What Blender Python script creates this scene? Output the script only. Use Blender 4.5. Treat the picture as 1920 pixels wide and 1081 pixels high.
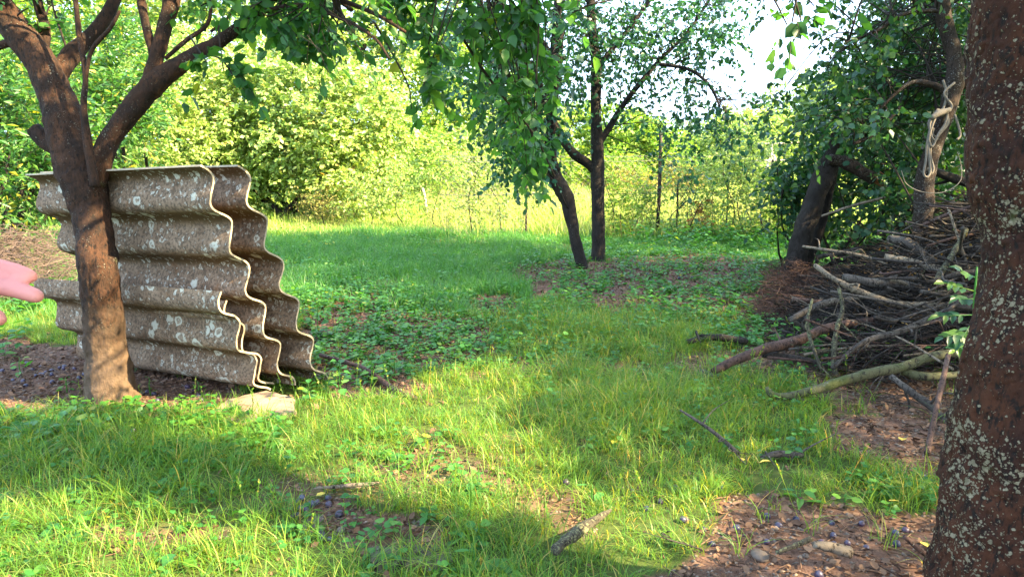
import bpy, math
import numpy as np
from mathutils import Vector
rng = np.random.default_rng(7)
R = math.radians
PI = math.pi
for o in list(bpy.data.objects): bpy.data.objects.remove(o)
scene = bpy.context.scene
COL = scene.collection

# ------------------------------------------------------------ camera, sky, sun
CAMZ = 1.40; TILT = R(10.2); FPX = 1387.0
cam_d = bpy.data.cameras.new('camera'); cam = bpy.data.objects.new('camera', cam_d); COL.objects.link(cam)
cam.location = (0, 0, CAMZ); cam.rotation_euler = (R(90)-TILT, 0, 0)
cam_d.sensor_width = 36; cam_d.lens = 36*FPX/1920; cam_d.clip_end = 3000; cam_d.clip_start = 0.05
scene.camera = cam
SUN_EL = R(36); SUN_AZ = R(109)      # azimuth clockwise from +Y; sun behind the viewer's right shoulder
SV = np.array([math.sin(SUN_AZ)*math.cos(SUN_EL), math.cos(SUN_AZ)*math.cos(SUN_EL), math.sin(SUN_EL)])
w = bpy.data.worlds.new('World'); scene.world = w; w.use_nodes = True
nt = w.node_tree; nt.nodes.clear()
out = nt.nodes.new('ShaderNodeOutputWorld'); bg = nt.nodes.new('ShaderNodeBackground'); sky = nt.nodes.new('ShaderNodeTexSky')
sky.sky_type = 'NISHITA'; sky.sun_disc = False; sky.sun_elevation = SUN_EL; sky.sun_rotation = SUN_AZ
sky.air_density = 1.0; sky.dust_density = 4.0; sky.ozone_density = 1.0
mx = nt.nodes.new('ShaderNodeMix'); mx.data_type = 'RGBA'; mx.inputs[0].default_value = 0.45
mx.inputs[7].default_value = (7.6, 10.4, 14.5, 1)      # thin bright cloud veil
nt.links.new(sky.outputs[0], mx.inputs[6]); nt.links.new(mx.outputs[2], bg.inputs[0])
bg.inputs[1].default_value = 0.078; nt.links.new(bg.outputs[0], out.inputs[0])
sl = bpy.data.lights.new('sun', 'SUN'); so = bpy.data.objects.new('sun', sl); COL.objects.link(so)
sl.energy = 5.0; sl.angle = R(0.5); sl.color = (1.0, 0.81, 0.48)
so.rotation_euler = Vector(SV).to_track_quat('Z', 'Y').to_euler(); so.location = (8, -8, 12)
scene.view_settings.view_transform = 'Standard'; scene.view_settings.look = 'None'
scene.view_settings.exposure = 2.85; scene.view_settings.gamma = 1
scene.render.engine = 'CYCLES'
scene.cycles.max_bounces = 7; scene.cycles.diffuse_bounces = 4; scene.cycles.glossy_bounces = 2
scene.cycles.transmission_bounces = 5; scene.cycles.transparent_max_bounces = 8

# ------------------------------------------------------------ measuring helpers
ct, st = math.cos(TILT), math.sin(TILT)
def at(px, py, d):                   # photo position at a distance d along the view
    x = (px-960)/FPX*d; v = (540.5-py)/FPX*d
    return np.array([x, d*ct+v*st, CAMZ-d*st+v*ct])
def G(px, py):                       # photo position on the ground
    a = at(px, py, 1.0)-np.array([0, 0, CAMZ]); t = -CAMZ/a[2]
    return np.array([a[0]*t, a[1]*t, 0.0])
def proj(P):
    P = np.asarray(P, float); d = P[..., 1]*ct-(P[..., 2]-CAMZ)*st; v = P[..., 1]*st+(P[..., 2]-CAMZ)*ct
    dd = np.where(d > 0.05, d, 1e9)
    return 960+P[..., 0]/dd*FPX, 540.5-v/dd*FPX, d
def inpoly(x, y, poly):
    r = np.zeros(x.shape, bool); n = len(poly)
    for i in range(n):
        x0, y0 = poly[i]; x1, y1 = poly[(i+1) % n]
        c = ((y0 > y) != (y1 > y)) & (x < (x1-x0)*(y-y0)/((y1-y0) or 1e-9)+x0)
        r ^= c
    return r
def _h(i, j, k):
    n = (i.astype(np.int64)*374761393+j.astype(np.int64)*668265263+k.astype(np.int64)*1274126177) & 0xffffffff
    n = ((n ^ (n >> 13))*1274126177) & 0xffffffff
    return ((n ^ (n >> 16)) & 0xffff)/65535.0
def noise(P, s=1.0, o=0):
    P = np.asarray(P, float)*s+17.3+o*31.7; f = np.floor(P); t = P-f; t = t*t*(3-2*t); i, j, k = f[..., 0], f[..., 1], f[..., 2]
    r = 0
    for a in (0, 1):
        for b in (0, 1):
            for c in (0, 1):
                wgt = (t[..., 0] if a else 1-t[..., 0])*(t[..., 1] if b else 1-t[..., 1])*(t[..., 2] if c else 1-t[..., 2])
                r = r+wgt*_h(i+a, j+b, k+c)
    return r*2-1
def fbm(P, s=1.0, o=0, n=3):
    r = 0; a = 1
    for q in range(n): r = r+a*noise(P, s*2**q, o+q); a *= .5
    return r
def relief(x, y):
    P = np.stack([x, y, np.zeros_like(x)], -1)
    near = np.clip((40-np.hypot(x, y))/20, 0, 1)
    return near*(0.028*fbm(P, .8, 3)+0.010*fbm(P, 5, 5)) + 0.0
def nz(v): return v/np.maximum(np.linalg.norm(v, axis=-1, keepdims=True), 1e-9)
def rv(n): return nz(rng.normal(size=(n, 3)))

# lit patches of ground, traced where the photograph shows sun
LIT = [[(-500, 770), (0, 690), (150, 735), (330, 722), (500, 728), (600, 735), (700, 735), (760, 700), (850, 672), (960, 680), (965, 730),
        (930, 790), (1010, 840), (1060, 900), (1180, 930), (1340, 880), (1400, 930), (1370, 1000), (1260, 1060), (1300, 1200), (-500, 1200)],
       [(1410, 590), (1440, 590), (1445, 625), (1415, 620)],
       [(-300, 570), (30, 590), (60, 625), (0, 635), (-300, 625)],
       [(20, 690), (110, 700), (120, 735), (10, 725)]]
DARK = [[(-500, 810), (0, 800), (230, 822), (400, 850), (500, 880), (590, 950), (660, 1010), (740, 1040), (870, 1030), (930, 960), (1010, 985), (1060, 1081), (1000, 1200),
         (640, 1110), (560, 1010), (400, 968), (240, 955), (130, 905), (-500, 900)],
        [(60, 770), (280, 775), (330, 800), (100, 800)]]
def litmask(x, y):
    P = np.stack([x, y, np.zeros_like(x)], -1)
    px, py, d = proj(P)
    px = px+26*noise(P, 3.1, 1); py = py+16*noise(P, 3.3, 2)
    m = np.zeros(x.shape, bool)
    for p in LIT: m |= inpoly(px, py, p)
    for p in DARK: m &= ~inpoly(px, py, p)
    sx, sy = -2.27-np.clip((-2.27-x), 0, .95), 4.15+.345*np.clip((-2.27-x), 0, .95); m |= np.hypot(x-sx, y-sy) < .26+.1*noise(P, 6, 6)
    m |= (y > 11.2+0.15*x+.8*noise(P, .8, 4)) & (y < 60)
    m |= (y > 9.0) & (x < -4.3+.8*noise(P, .8, 5))
    return m & (d > 0)
def foot_lit(P):                     # keeps the foot of the left trunk in the sun
    t = P[..., 2]/SV[2]; x = P[..., 0]-SV[0]*t; y = P[..., 1]-SV[1]*t; q = np.clip(-2.27-x, 0, .95)
    return np.hypot(x+2.27+q, y-4.15-.345*q) < .25
def shadow_lit(P):                   # does this leaf's shadow fall in a sunlit patch?
    t = P[..., 2]/SV[2]
    return litmask(P[..., 0]-SV[0]*t, P[..., 1]-SV[1]*t)

# ------------------------------------------------------------ mesh building
class MB:
    def __init__(s): s.v = []; s.f = []; s.n = 0; s.mi = []
    def add(s, v, faces, mi=0):
        v = np.asarray(v, float).reshape(-1, 3)
        for f in (faces if isinstance(faces, list) else [faces]):
            f = np.asarray(f, np.int64); s.f.append(f+s.n); s.mi.append((len(f), mi))
        s.v.append(v); s.n += len(v)
    def build(s, name, mats, parent=None, smooth=True, loc=None):
        me = bpy.data.meshes.new(name)
        v = np.concatenate(s.v) if s.v else np.zeros((0, 3))
        off = np.array(parent.location) if parent is not None else (np.array(loc) if loc is not None else np.zeros(3))
        if parent is not None and parent.parent is not None: off = off+np.array(parent.parent.location)
        v = v-off
        me.vertices.add(len(v)); me.vertices.foreach_set('co', v.astype(np.float32).ravel())
        tot = sum(f.size for f in s.f); nf = sum(len(f) for f in s.f)
        me.loops.add(tot); me.polygons.add(nf)
        me.loops.foreach_set('vertex_index', np.concatenate([f.ravel() for f in s.f]).astype(np.int32))
        sz = np.concatenate([np.full(len(f), f.shape[1]) for f in s.f]); ls = np.concatenate([[0], np.cumsum(sz)[:-1]])
        me.polygons.foreach_set('loop_start', ls.astype(np.int32))
        if not isinstance(mats, (list, tuple)): mats = [mats]
        for m in mats: me.materials.append(m)
        me.polygons.foreach_set('material_index', np.concatenate([np.full(a, b) for a, b in s.mi]).astype(np.int32))
        me.polygons.foreach_set('use_smooth', np.full(nf, bool(smooth)))
        me.update(calc_edges=True); me.validate()
        o = bpy.data.objects.new(name, me); COL.objects.link(o)
        if parent is not None: o.parent = parent
        elif loc is not None: o.location = loc
        return o
def tag(o, label=None, cat=None, group=None, kind=None):
    if label: o['label'] = label
    if cat: o['category'] = cat
    if group: o['group'] = group
    if kind: o['kind'] = kind
    return o
def thing(name, loc, label, cat, group=None):
    o = bpy.data.objects.new(name, None); COL.objects.link(o); o.location = tuple(float(a) for a in loc); o.empty_display_size = .1
    return tag(o, label, cat, group)
def spline(pts, k=6):
    P = np.asarray(pts, float); n = len(P)
    if n < 3 or k < 2: return P
    Q = np.vstack([2*P[0]-P[1], P, 2*P[-1]-P[-2]]); res = []
    for i in range(n-1):
        a, b, c, d = Q[i:i+4]
        for j in range(k):
            t = j/k
            res.append(.5*((2*b)+(-a+c)*t+(2*a-5*b+4*c-d)*t*t+(-a+3*b-3*c+d)*t**3))
    res.append(P[-1]); return np.array(res)
def tube(mb, pts, rad, seg=10, k=5, rough=0.0, rs=8.0, mi=0, cap=True, flare=None, squash=None, ridge=0.0):
    pr = np.column_stack([np.asarray(pts, float), np.asarray(rad, float)]); S = spline(pr, k); P = S[:, :3]; r = np.maximum(S[:, 3], 1e-4)
    T = nz(np.gradient(P, axis=0)); u = np.cross(T[0], [0.3, 0.9, 0.1]); u /= max(np.linalg.norm(u), 1e-6)
    a = np.arange(seg)/seg*2*PI; rings = []
    for i in range(len(P)):
        u = u-T[i]*np.dot(u, T[i]); u /= max(np.linalg.norm(u), 1e-6); vv = np.cross(T[i], u)
        ri = r[i]*(np.ones(seg) if squash is None else np.ones(seg))
        rings.append(P[i]+(np.cos(a)[:, None]*u+np.sin(a)[:, None]*vv*(squash or 1))*ri[:, None])
    V = np.array(rings)
    if rough > 0:
        dirs = nz(V-P[:, None, :]); n = fbm(V, rs, 1, 3)*.6+fbm(V, rs*5, 2, 2)*.22
        V = V+dirs*(n*rough*r[:, None])[..., None]
        if ridge > 0:
            q = V*np.array([1, 1, .4]); g1 = np.maximum(0, 1-np.abs(noise(q+.02*np.stack([noise(V, 30, 5)]*3, -1), 38, 7))*4.5); g2 = noise(V, 85, 9)
            V = V+dirs*((-g1*.8+g2*.35)*ridge)[..., None]
    m = len(P); i0 = np.arange(m-1)[:, None]*seg; j = np.arange(seg)[None, :]; j1 = (j+1) % seg
    F = np.stack([i0+j, i0+j1, i0+seg+j1, i0+seg+j], -1).reshape(-1, 4)
    V = V.reshape(-1, 3); fs = [F]
    if cap:
        V = np.vstack([V, P[0], P[-1]]); c0, c1 = m*seg, m*seg+1; jj = np.arange(seg); jn = (jj+1) % seg
        fs += [np.stack([jn, jj, np.full(seg, c0)], -1), np.stack([(m-1)*seg+jj, (m-1)*seg+jn, np.full(seg, c1)], -1)]
    mb.add(V, fs, mi); return P
def trace(pts, depth, taper=None):   # list of (px, py, half width px[, depth]) -> points, radii
    P, r = [], []
    for q in pts:
        d = q[3] if len(q) > 3 else depth
        P.append(at(q[0], q[1], d)); r.append(q[2]/FPX*d)
    return P, r
LV = np.array([[0, 0, 0], [.30, 0, -.03], [.68, 0, -.06], [1, 0, -.14], [.22, .26, .05], [.60, .29, .03], [.22, -.26, .05], [.60, -.29, .03]])
LF3 = np.array([[0, 1, 4], [0, 6, 1], [2, 3, 5], [2, 7, 3]]); LF4 = np.array([[1, 2, 5, 4], [1, 6, 7, 2]])
SVt = np.array([[0, 0, 0], [.5, .27, .06], [1, 0, -.1], [.5, -.27, .06]]); SF = np.array([[0, 2, 1], [0, 3, 2]])
def leaves(mb, P, D, N, size, lod=0, wid=1.0, mi=0):
    n = len(P)
    if n == 0: return
    D = nz(D); B = nz(np.cross(N, D)); N = np.cross(D, B)
    size = np.broadcast_to(size, (n,)); base = LV if lod == 0 else SVt
    cv = rng.uniform(-.3, 2.2, n)[:, None, None]; wd = wid*rng.uniform(.8, 1.2, n)[:, None, None]
    V = P[:, None]+size[:, None, None]*(base[None, :, 0:1]*D[:, None]+wd*base[None, :, 1:2]*B[:, None]+cv*base[None, :, 2:3]*N[:, None])
    o = (np.arange(n)*len(base))[:, None, None]
    if lod == 0: mb.add(V, [(LF3[None]+o).reshape(-1, 3), (LF4[None]+o).reshape(-1, 4)], mi)
    else: mb.add(V, (SF[None]+o).reshape(-1, 3), mi)
def strips(mb, pts, wid, side, mi=0):   # pts (n,k,3), wid (n,k), side (n,3): flat ribbons
    n, k, _ = pts.shape
    L = pts-side[:, None]*wid[..., None]/2; Rr = pts+side[:, None]*wid[..., None]/2
    V = np.stack([L, Rr], 2).reshape(n, 2*k, 3); o = (np.arange(n)*2*k)[:, None, None]
    q = np.array([[2*i, 2*i+1, 2*i+3, 2*i+2] for i in range(k-1)])
    mb.add(V, (q[None]+o).reshape(-1, 4), mi)
def prisms(mb, pts, rad, mi=0):         # many thin 3-sided twigs: pts (n,k,3), rad (n,k)
    n, k, _ = pts.shape
    T = nz(pts[:, -1]-pts[:, 0]); u = nz(np.cross(T, np.array([.31, .17, .93]))); v = np.cross(T, u)
    a = np.arange(3)/3*2*PI
    V = pts[:, :, None]+rad[:, :, None, None]*(np.cos(a)[None, None, :, None]*u[:, None, None]+np.sin(a)[None, None, :, None]*v[:, None, None])
    o = (np.arange(n)*3*k)[:, None, None]
    q = np.array([[3*i+j, 3*i+(j+1) % 3, 3*i+3+(j+1) % 3, 3*i+3+j] for i in range(k-1) for j in range(3)])
    mb.add(V.reshape(n, 3*k, 3), (q[None]+o).reshape(-1, 4), mi)
def sprays(tw, lf, S, D, L, nl, size, droop=.35, lod=0, tr=.0025, mask=None, keep=None, gap=0.0, wid=1.0, hang=.55):
    """leafy twigs: S starts, D directions, L lengths"""
    n = len(S)
    if n == 0: return
    D = nz(D); L = np.broadcast_to(L, (n,)).astype(float); k = 4
    t = np.linspace(0, 1, k)[None, :, None]; g = np.array([0, 0, -1.0])
    wig = rv(n)[:, None]*.10*L[:, None, None]*np.sin(t*PI)
    C = S[:, None]+D[:, None]*(L[:, None, None]*t)+g*droop*L[:, None, None]*t**2+wig
    tj = (np.arange(nl)+.6)/nl; J = S[:, None]+D[:, None]*(L[:, None, None]*tj[None, :, None])+g*droop*L[:, None, None]*tj[None, :, None]**2+rv(n)[:, None]*.0
    J = J+(rv(n)[:, None]*.0)
    side = nz(np.cross(D, g+0.001)); sgn = np.where(np.arange(nl) % 2 == 0, 1, -1)[None, :, None]
    A = .55*D[:, None]+.75*sgn*side[:, None]+g*hang+.45*rng.normal(size=(n, nl, 3))
    N = np.array([0, 0, 1.0])+.75*rng.normal(size=(n, nl, 3))
    P = J.reshape(-1, 3); A = A.reshape(-1, 3); N = N.reshape(-1, 3)
    m = np.ones(len(P), bool)
    if gap > 0: m &= rng.random(len(P)) > gap
    if mask is not None: m &= ~(mask(P) & (rng.random(len(P)) < .97))
    if keep is not None: m &= keep(P)
    kt = m.reshape(n, nl).mean(1) > (.25 if mask is None else .7)*(1-gap)
    if tw is not None and kt.any(): prisms(tw, C[kt], np.linspace(tr, tr*.4, k)[None]*np.ones((int(kt.sum()), 1)))
    P, A, N = P[m], A[m], N[m]
    leaves(lf, P, A, N, size*rng.uniform(.55, 1.2, len(P)), lod, wid)

# ------------------------------------------------------------ materials
def newmat(name):
    m = bpy.data.materials.new(name); m.use_nodes = True; n = m.node_tree; n.nodes.clear()
    o = n.nodes.new('ShaderNodeOutputMaterial'); return m, n, o
def N_(n, t, **kw):
    x = n.nodes.new('ShaderNode'+t)
    for k, v in kw.items():
        if k in x.inputs.keys(): x.inputs[k].default_value = v
        else: setattr(x, k, v)
    return x
def ramp(n, fac, stops, interp='LINEAR'):
    r = n.nodes.new('ShaderNodeValToRGB'); r.color_ramp.interpolation = interp
    e = r.color_ramp.elements
    while len(e) < len(stops): e.new(.5)
    for el, (p, c) in zip(e, stops): el.position = p; el.color = (*c, 1) if len(c) == 3 else c
    n.links.new(fac, r.inputs[0]); return r
def mixc(n, f, a, b, mode='MIX'):
    x = n.nodes.new('ShaderNodeMix'); x.data_type = 'RGBA'; x.blend_type = mode
    for s, v in ((0, f), (6, a), (7, b)):
        if hasattr(v, 'node'): n.links.new(v, x.inputs[s])
        elif isinstance(v, (int, float)): x.inputs[s].default_value = v
        else: x.inputs[s].default_value = (*v, 1)
    return x.outputs[2]
def noise_n(n, co, scale, det=4, rough=.6, dist=0):
    x = N_(n, 'TexNoise'); x.inputs['Scale'].default_value = scale; x.inputs['Detail'].default_value = det
    x.inputs['Roughness'].default_value = rough; x.inputs['Distortion'].default_value = dist
    n.links.new(co, x.inputs['Vector']); return x.outputs['Fac']
def leafmat(name, stops, transl=.4, rough=.42, spec=.4, tcol=1.5, big=None, warm=1.0):
    m, n, o = newmat(name); g = N_(n, 'NewGeometry')
    r = ramp(n, g.outputs['Random Per Island'], stops).outputs[0]
    tc = N_(n, 'TexCoord')
    f = noise_n(n, tc.outputs['Object'], .9 if big is None else big, 2)
    r = mixc(n, ramp(n, f, [(.35, (0, 0, 0)), (.65, (.55, .55, .55))]).outputs[0], r, mixc(n, 1.0, r, (1.25, 1.1, .75), 'MULTIPLY'))
    p = N_(n, 'BsdfPrincipled'); n.links.new(r, p.inputs['Base Color']); p.inputs['Roughness'].default_value = rough
    p.inputs['Specular IOR Level'].default_value = spec
    t = N_(n, 'BsdfTranslucent'); n.links.new(mixc(n, 1.0, r, (tcol*1.15*warm, tcol*1.2, tcol*.5), 'MULTIPLY'), t.inputs['Color'])
    s = N_(n, 'MixShader'); s.inputs[0].default_value = transl
    n.links.new(p.outputs[0], s.inputs[1]); n.links.new(t.outputs[0], s.inputs[2]); n.links.new(s.outputs[0], o.inputs[0]); return m
def barkmat(name, c1, c2, lichen=.3, *rest, foot=None, **kw):
    m = barkmat_(name, c1, c2, lichen, *rest, **kw)
    if foot:  # sunlit tan tone painted into the bark colour near the ground
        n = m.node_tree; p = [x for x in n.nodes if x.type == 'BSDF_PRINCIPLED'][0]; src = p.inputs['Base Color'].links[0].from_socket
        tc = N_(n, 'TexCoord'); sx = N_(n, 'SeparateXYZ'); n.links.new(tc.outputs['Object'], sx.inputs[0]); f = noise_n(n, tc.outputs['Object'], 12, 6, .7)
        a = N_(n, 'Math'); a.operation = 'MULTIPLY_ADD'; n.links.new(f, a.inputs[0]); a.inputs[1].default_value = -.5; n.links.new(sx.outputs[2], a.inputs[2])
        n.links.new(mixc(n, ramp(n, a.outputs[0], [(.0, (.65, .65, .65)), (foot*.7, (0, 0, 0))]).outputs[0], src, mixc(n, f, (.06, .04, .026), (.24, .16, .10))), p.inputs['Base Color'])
    return m
def barkmat_(name, c1, c2, lichen=.3, lcol=(.42, .42, .36), scale=40, moss=0.0, bump=.6, yel=0.0, stretch=.45, deep=(.012, .008, .006)):
    m, n, o = newmat(name); tc = N_(n, 'TexCoord'); mp = N_(n, 'Mapping'); mp.inputs['Scale'].default_value = (1, 1, stretch)
    n.links.new(tc.outputs['Object'], mp.inputs[0]); co = mp.outputs[0]; oc = tc.outputs['Object']
    f = noise_n(n, co, scale, 8, .72, .3); f2 = noise_n(n, oc, scale*.12, 3)
    base = mixc(n, ramp(n, f2, [(.35, (0, 0, 0)), (.65, (1, 1, 1))]).outputs[0], c1, c2)
    base = mixc(n, ramp(n, f, [(.40, (1, 1, 1)), (.50, (0, 0, 0))]).outputs[0], base, deep)
    v = N_(n, 'TexVoronoi'); v.feature = 'DISTANCE_TO_EDGE'; v.inputs['Scale'].default_value = scale*.8
    dv = N_(n, 'Mapping'); n.links.new(mixc(n, .08, co, mixc(n, 1.0, co, (1, 1, 1), 'MULTIPLY')), dv.inputs[0]); n.links.new(co, v.inputs['Vector'])
    vc = N_(n, 'TexVoronoi'); vc.inputs['Scale'].default_value = scale*1.6; n.links.new(oc, vc.inputs['Vector'])
    wv_ = N_(n, 'TexNoise'); wv_.inputs['Scale'].default_value = scale*1.1; wv_.inputs['Detail'].default_value = 4; wv_.inputs['Roughness'].default_value = .7; n.links.new(oc, wv_.inputs['Vector'])
    wa = N_(n, 'VectorMath'); wa.operation = 'MULTIPLY_ADD'; n.links.new(wv_.outputs['Color'], wa.inputs[0]); wa.inputs[1].default_value = (1.1/scale,)*3; n.links.new(oc, wa.inputs[2])
    wb = noise_n(n, oc, scale*.10, 4, .65); lm = None
    for sc_, k_ in ((1.15, 1.0), (2.4, 1.0)):
        fv = N_(n, 'TexVoronoi'); fv.inputs['Scale'].default_value = scale*sc_; n.links.new(wa.outputs[0], fv.inputs['Vector'])
        sp_ = N_(n, 'SeparateColor'); n.links.new(fv.outputs['Color'], sp_.inputs[0])
        a1 = N_(n, 'Math'); a1.operation = 'MULTIPLY_ADD'; n.links.new(wb, a1.inputs[0]); a1.inputs[1].default_value = 1.5; a1.inputs[2].default_value = -1.25+lichen*1.1
        a2 = N_(n, 'Math'); a2.operation = 'MULTIPLY_ADD'; n.links.new(sp_.outputs[0], a2.inputs[0]); a2.inputs[1].default_value = .62*k_; n.links.new(a1.outputs[0], a2.inputs[2])
        a3 = N_(n, 'Math'); a3.operation = 'SUBTRACT'; n.links.new(a2.outputs[0], a3.inputs[0]); n.links.new(fv.outputs['Distance'], a3.inputs[1])
        mk_ = ramp(n, a3.outputs[0], [(0, (0, 0, 0)), (.05, (1, 1, 1))]).outputs[0]; lm = mk_ if lm is None else mixc(n, 1.0, lm, mk_, 'LIGHTEN')
    lc = mixc(n, noise_n(n, oc, scale*5, 2), [x*.45 for x in lcol], [min(1, x*1.5) for x in lcol])
    col = mixc(n, lm, base, lc)
    if moss > 0:
        f3 = noise_n(n, oc, scale*.1, 4, .6); col = mixc(n, ramp(n, f3, [(.72-moss*.3, (0, 0, 0)), (.80-moss*.3, (.75, .75, .75))]).outputs[0], col, (.055, .068, .014))
    if yel > 0:
        f4 = noise_n(n, oc, scale*.2, 5, .6, 1); col = mixc(n, ramp(n, f4, [(.80-yel*.1, (0, 0, 0)), (.82-yel*.1, (1, 1, 1))]).outputs[0], col, (.42, .30, .03))
    p = N_(n, 'BsdfPrincipled'); n.links.new(col, p.inputs['Base Color']); p.inputs['Roughness'].default_value = .85; p.inputs['Specular IOR Level'].default_value = .25
    h = N_(n, 'Math'); h.operation = 'ADD'; n.links.new(f, h.inputs[0])
    l2 = N_(n, 'Math'); l2.operation = 'MULTIPLY'; n.links.new(lm, l2.inputs[0]); l2.inputs[1].default_value = .22; n.links.new(l2.outputs[0], h.inputs[1])
    b = N_(n, 'Bump'); b.inputs['Strength'].default_value = bump; b.inputs['Distance'].default_value = .6/scale; n.links.new(h.outputs[0], b.inputs['Height'])
    n.links.new(b.outputs[0], p.inputs['Normal']); n.links.new(p.outputs[0], o.inputs[0]); return m
def plain(name, c1, c2, scale=20, rough=.8, bump=.3, spec=.3, island=False):
    m, n, o = newmat(name); tc = N_(n, 'TexCoord'); f = noise_n(n, tc.outputs['Object'], scale, 6, .65, .2)
    fac = ramp(n, f, [(.33, (0, 0, 0)), (.67, (1, 1, 1))]).outputs[0]
    if island: g = N_(n, 'NewGeometry'); fac = mixc(n, .75, fac, g.outputs['Random Per Island'])
    p = N_(n, 'BsdfPrincipled'); n.links.new(mixc(n, fac, c1, c2), p.inputs['Base Color']); p.inputs['Roughness'].default_value = rough; p.inputs['Specular IOR Level'].default_value = spec
    b = N_(n, 'Bump'); b.inputs['Strength'].default_value = bump; b.inputs['Distance'].default_value = .3/scale; n.links.new(f, b.inputs['Height']); n.links.new(b.outputs[0], p.inputs['Normal'])
    n.links.new(p.outputs[0], o.inputs[0]); return m
M = {}
M['plum_leaf'] = leafmat('plum_leaf', [(0, (.022, .075, .026)), (.35, (.034, .115, .034)), (.8, (.052, .155, .036)), (.985, (.09, .20, .035)), (1, (.28, .28, .03))], .48, .42, .35)
M['mid_leaf'] = leafmat('mid_leaf', [(0, (.014, .062, .044)), (.5, (.024, .095, .054)), (1, (.045, .14, .055))], .3, .42, .4)
M['hedge_leaf'] = leafmat('hedge_leaf', [(0, (.13, .22, .045)), (.4, (.22, .33, .09)), (.8, (.31, .42, .14)), (.96, (.40, .46, .17)), (1, (.36, .24, .08))], .27, .45, .4, big=.5)
M['far_leaf'] = leafmat('far_leaf', [(0, (.09, .19, .03)), (.5, (.17, .29, .05)), (1, (.28, .36, .07))], .35, .55, .3, big=.2)
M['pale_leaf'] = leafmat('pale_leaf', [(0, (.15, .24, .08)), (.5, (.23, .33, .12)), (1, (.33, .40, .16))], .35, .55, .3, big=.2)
M['left_leaf'] = leafmat('left_leaf', [(0, (.025, .095, .03)), (.5, (.05, .145, .035)), (.9, (.10, .22, .04)), (1, (.4, .34, .04))], .4, .42, .45)
M['vine_leaf'] = leafmat('vine_leaf', [(0, (.015, .060, .032)), (.5, (.028, .095, .040)), (.9, (.06, .14, .03)), (1, (.12, .2, .03))], .32, .4, .45)
M['dry_leaf'] = leafmat('dry_leaf', [(0, (.10, .05, .02)), (.5, (.22, .11, .04)), (1, (.40, .26, .09))], .25, .6, .2)
M['rust_leaf'] = leafmat('rust_leaf', [(0, (.13, .16, .04)), (.5, (.24, .19, .07)), (1, (.28, .30, .09))], .3, .6, .2)
M['grass'] = leafmat('grass', [(0, (.044, .145, .022)), (.45, (.084, .22, .032)), (.85, (.15, .285, .042)), (.92, (.24, .32, .07)), (1, (.36, .32, .14))], .45, .42, .3, big=1.5, warm=1.85)
M['field_grass'] = leafmat('field_grass', [(0, (.04, .14, .032)), (.5, (.065, .20, .042)), (1, (.115, .26, .05))], .42, .42, .45, big=.6)
M['meadow'] = leafmat('meadow', [(0, (.11, .22, .035)), (.4, (.20, .32, .06)), (.75, (.32, .38, .11)), (1, (.46, .40, .22))], .35, .55, .25, big=.6)
M['straw'] = leafmat('straw', [(0, (.36, .30, .15)), (.5, (.42, .38, .18)), (1, (.30, .38, .10))], .3, .6, .2)
M['weed'] = leafmat('weed', [(0, (.03, .13, .03)), (.5, (.055, .20, .038)), (.95, (.10, .24, .03)), (1, (.3, .3, .04))], .38, .45, .4, big=2)
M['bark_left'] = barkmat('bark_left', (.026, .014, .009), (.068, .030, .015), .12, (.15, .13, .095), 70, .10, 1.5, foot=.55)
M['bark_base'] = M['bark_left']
M['bark_right'] = barkmat('bark_right', (.035, .012, .007), (.085, .028, .012), .27, (.30, .25, .16), 60, .16, 1.5, .35)
M['bark_mid'] = barkmat('bark_mid', (.016, .012, .010), (.034, .026, .021), .06, (.14, .13, .11), 36, .1, .9)
M['bark_rope'] = barkmat('bark_rope', (.03, .02, .015), (.06, .038, .028), .25, (.15, .14, .125), 60, .05, .9)
M['bark_green'] = barkmat('bark_green', (.065, .065, .028), (.095, .09, .045), .05, (.2, .2, .15), 40, .5, .5)
M['stick'] = barkmat('stick', (.055, .045, .038), (.11, .090, .075), .08, (.22, .21, .17), 60, .05, .7)
M['stick_dark'] = barkmat('stick_dark', (.022, .018, .016), (.055, .043, .037), .04, (.18, .17, .14), 60, .05, .7)
M['stick_pale'] = barkmat('stick_pale', (.14, .105, .072), (.22, .17, .12), .05, (.3, .3, .25), 60, 0, .5)
M['stick_red'] = barkmat('stick_red', (.065, .036, .028), (.11, .062, .048), .02, (.3, .3, .25), 60, 0, .5)
M['lichen_stick'] = barkmat('lichen_stick', (.05, .042, .03), (.08, .07, .045), .42, (.16, .155, .08), 70, .15, .8, .4)
M['twig'] = plain('twig', (.015, .011, .008), (.04, .028, .02), 30, .8)
M['wood_end'] = plain('wood_end', (.25, .10, .04), (.42, .20, .08), 60, .8, .8)
M['rope'] = plain('rope', (.14, .12, .10), (.26, .22, .18), 120, .9, .8)
M['wire'] = plain('wire', (.10, .09, .08), (.22, .20, .18), 30, .5)
M['iron'] = plain('iron', (.022, .016, .013), (.055, .035, .025), 30, .7)
M['stone'] = plain('stone', (.17, .12, .08), (.30, .22, .15), 14, .9, .5)
M['pebble'] = plain('pebble', (.06, .045, .035), (.25, .19, .15), 30, .85, .4, .3, True)
M['brick'] = plain('brick', (.22, .09, .06), (.34, .16, .11), 40, .9, .5)
M['litter'] = plain('litter', (.035, .018, .013), (.25, .14, .08), 20, .75, .3, .3, True)
M['hay'] = plain('hay', (.035, .022, .018), (.19, .13, .10), 20, .8, .3, .3, True)
M['roots'] = plain('roots', (.035, .018, .014), (.11, .058, .042), 20, .8, .3, .3, True)
M['pale_wood'] = plain('pale_wood', (.35, .30, .24), (.55, .48, .40), 20, .8)
M['yellow_leaf'] = plain('yellow_leaf', (.55, .38, .04), (.70, .50, .10), 20, .6, .3, .3, True)
M['moss_stone'] = barkmat('moss_stone', (.08, .07, .045), (.13, .115, .075), .1, (.3, .3, .25), 25, .5, .6)
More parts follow.
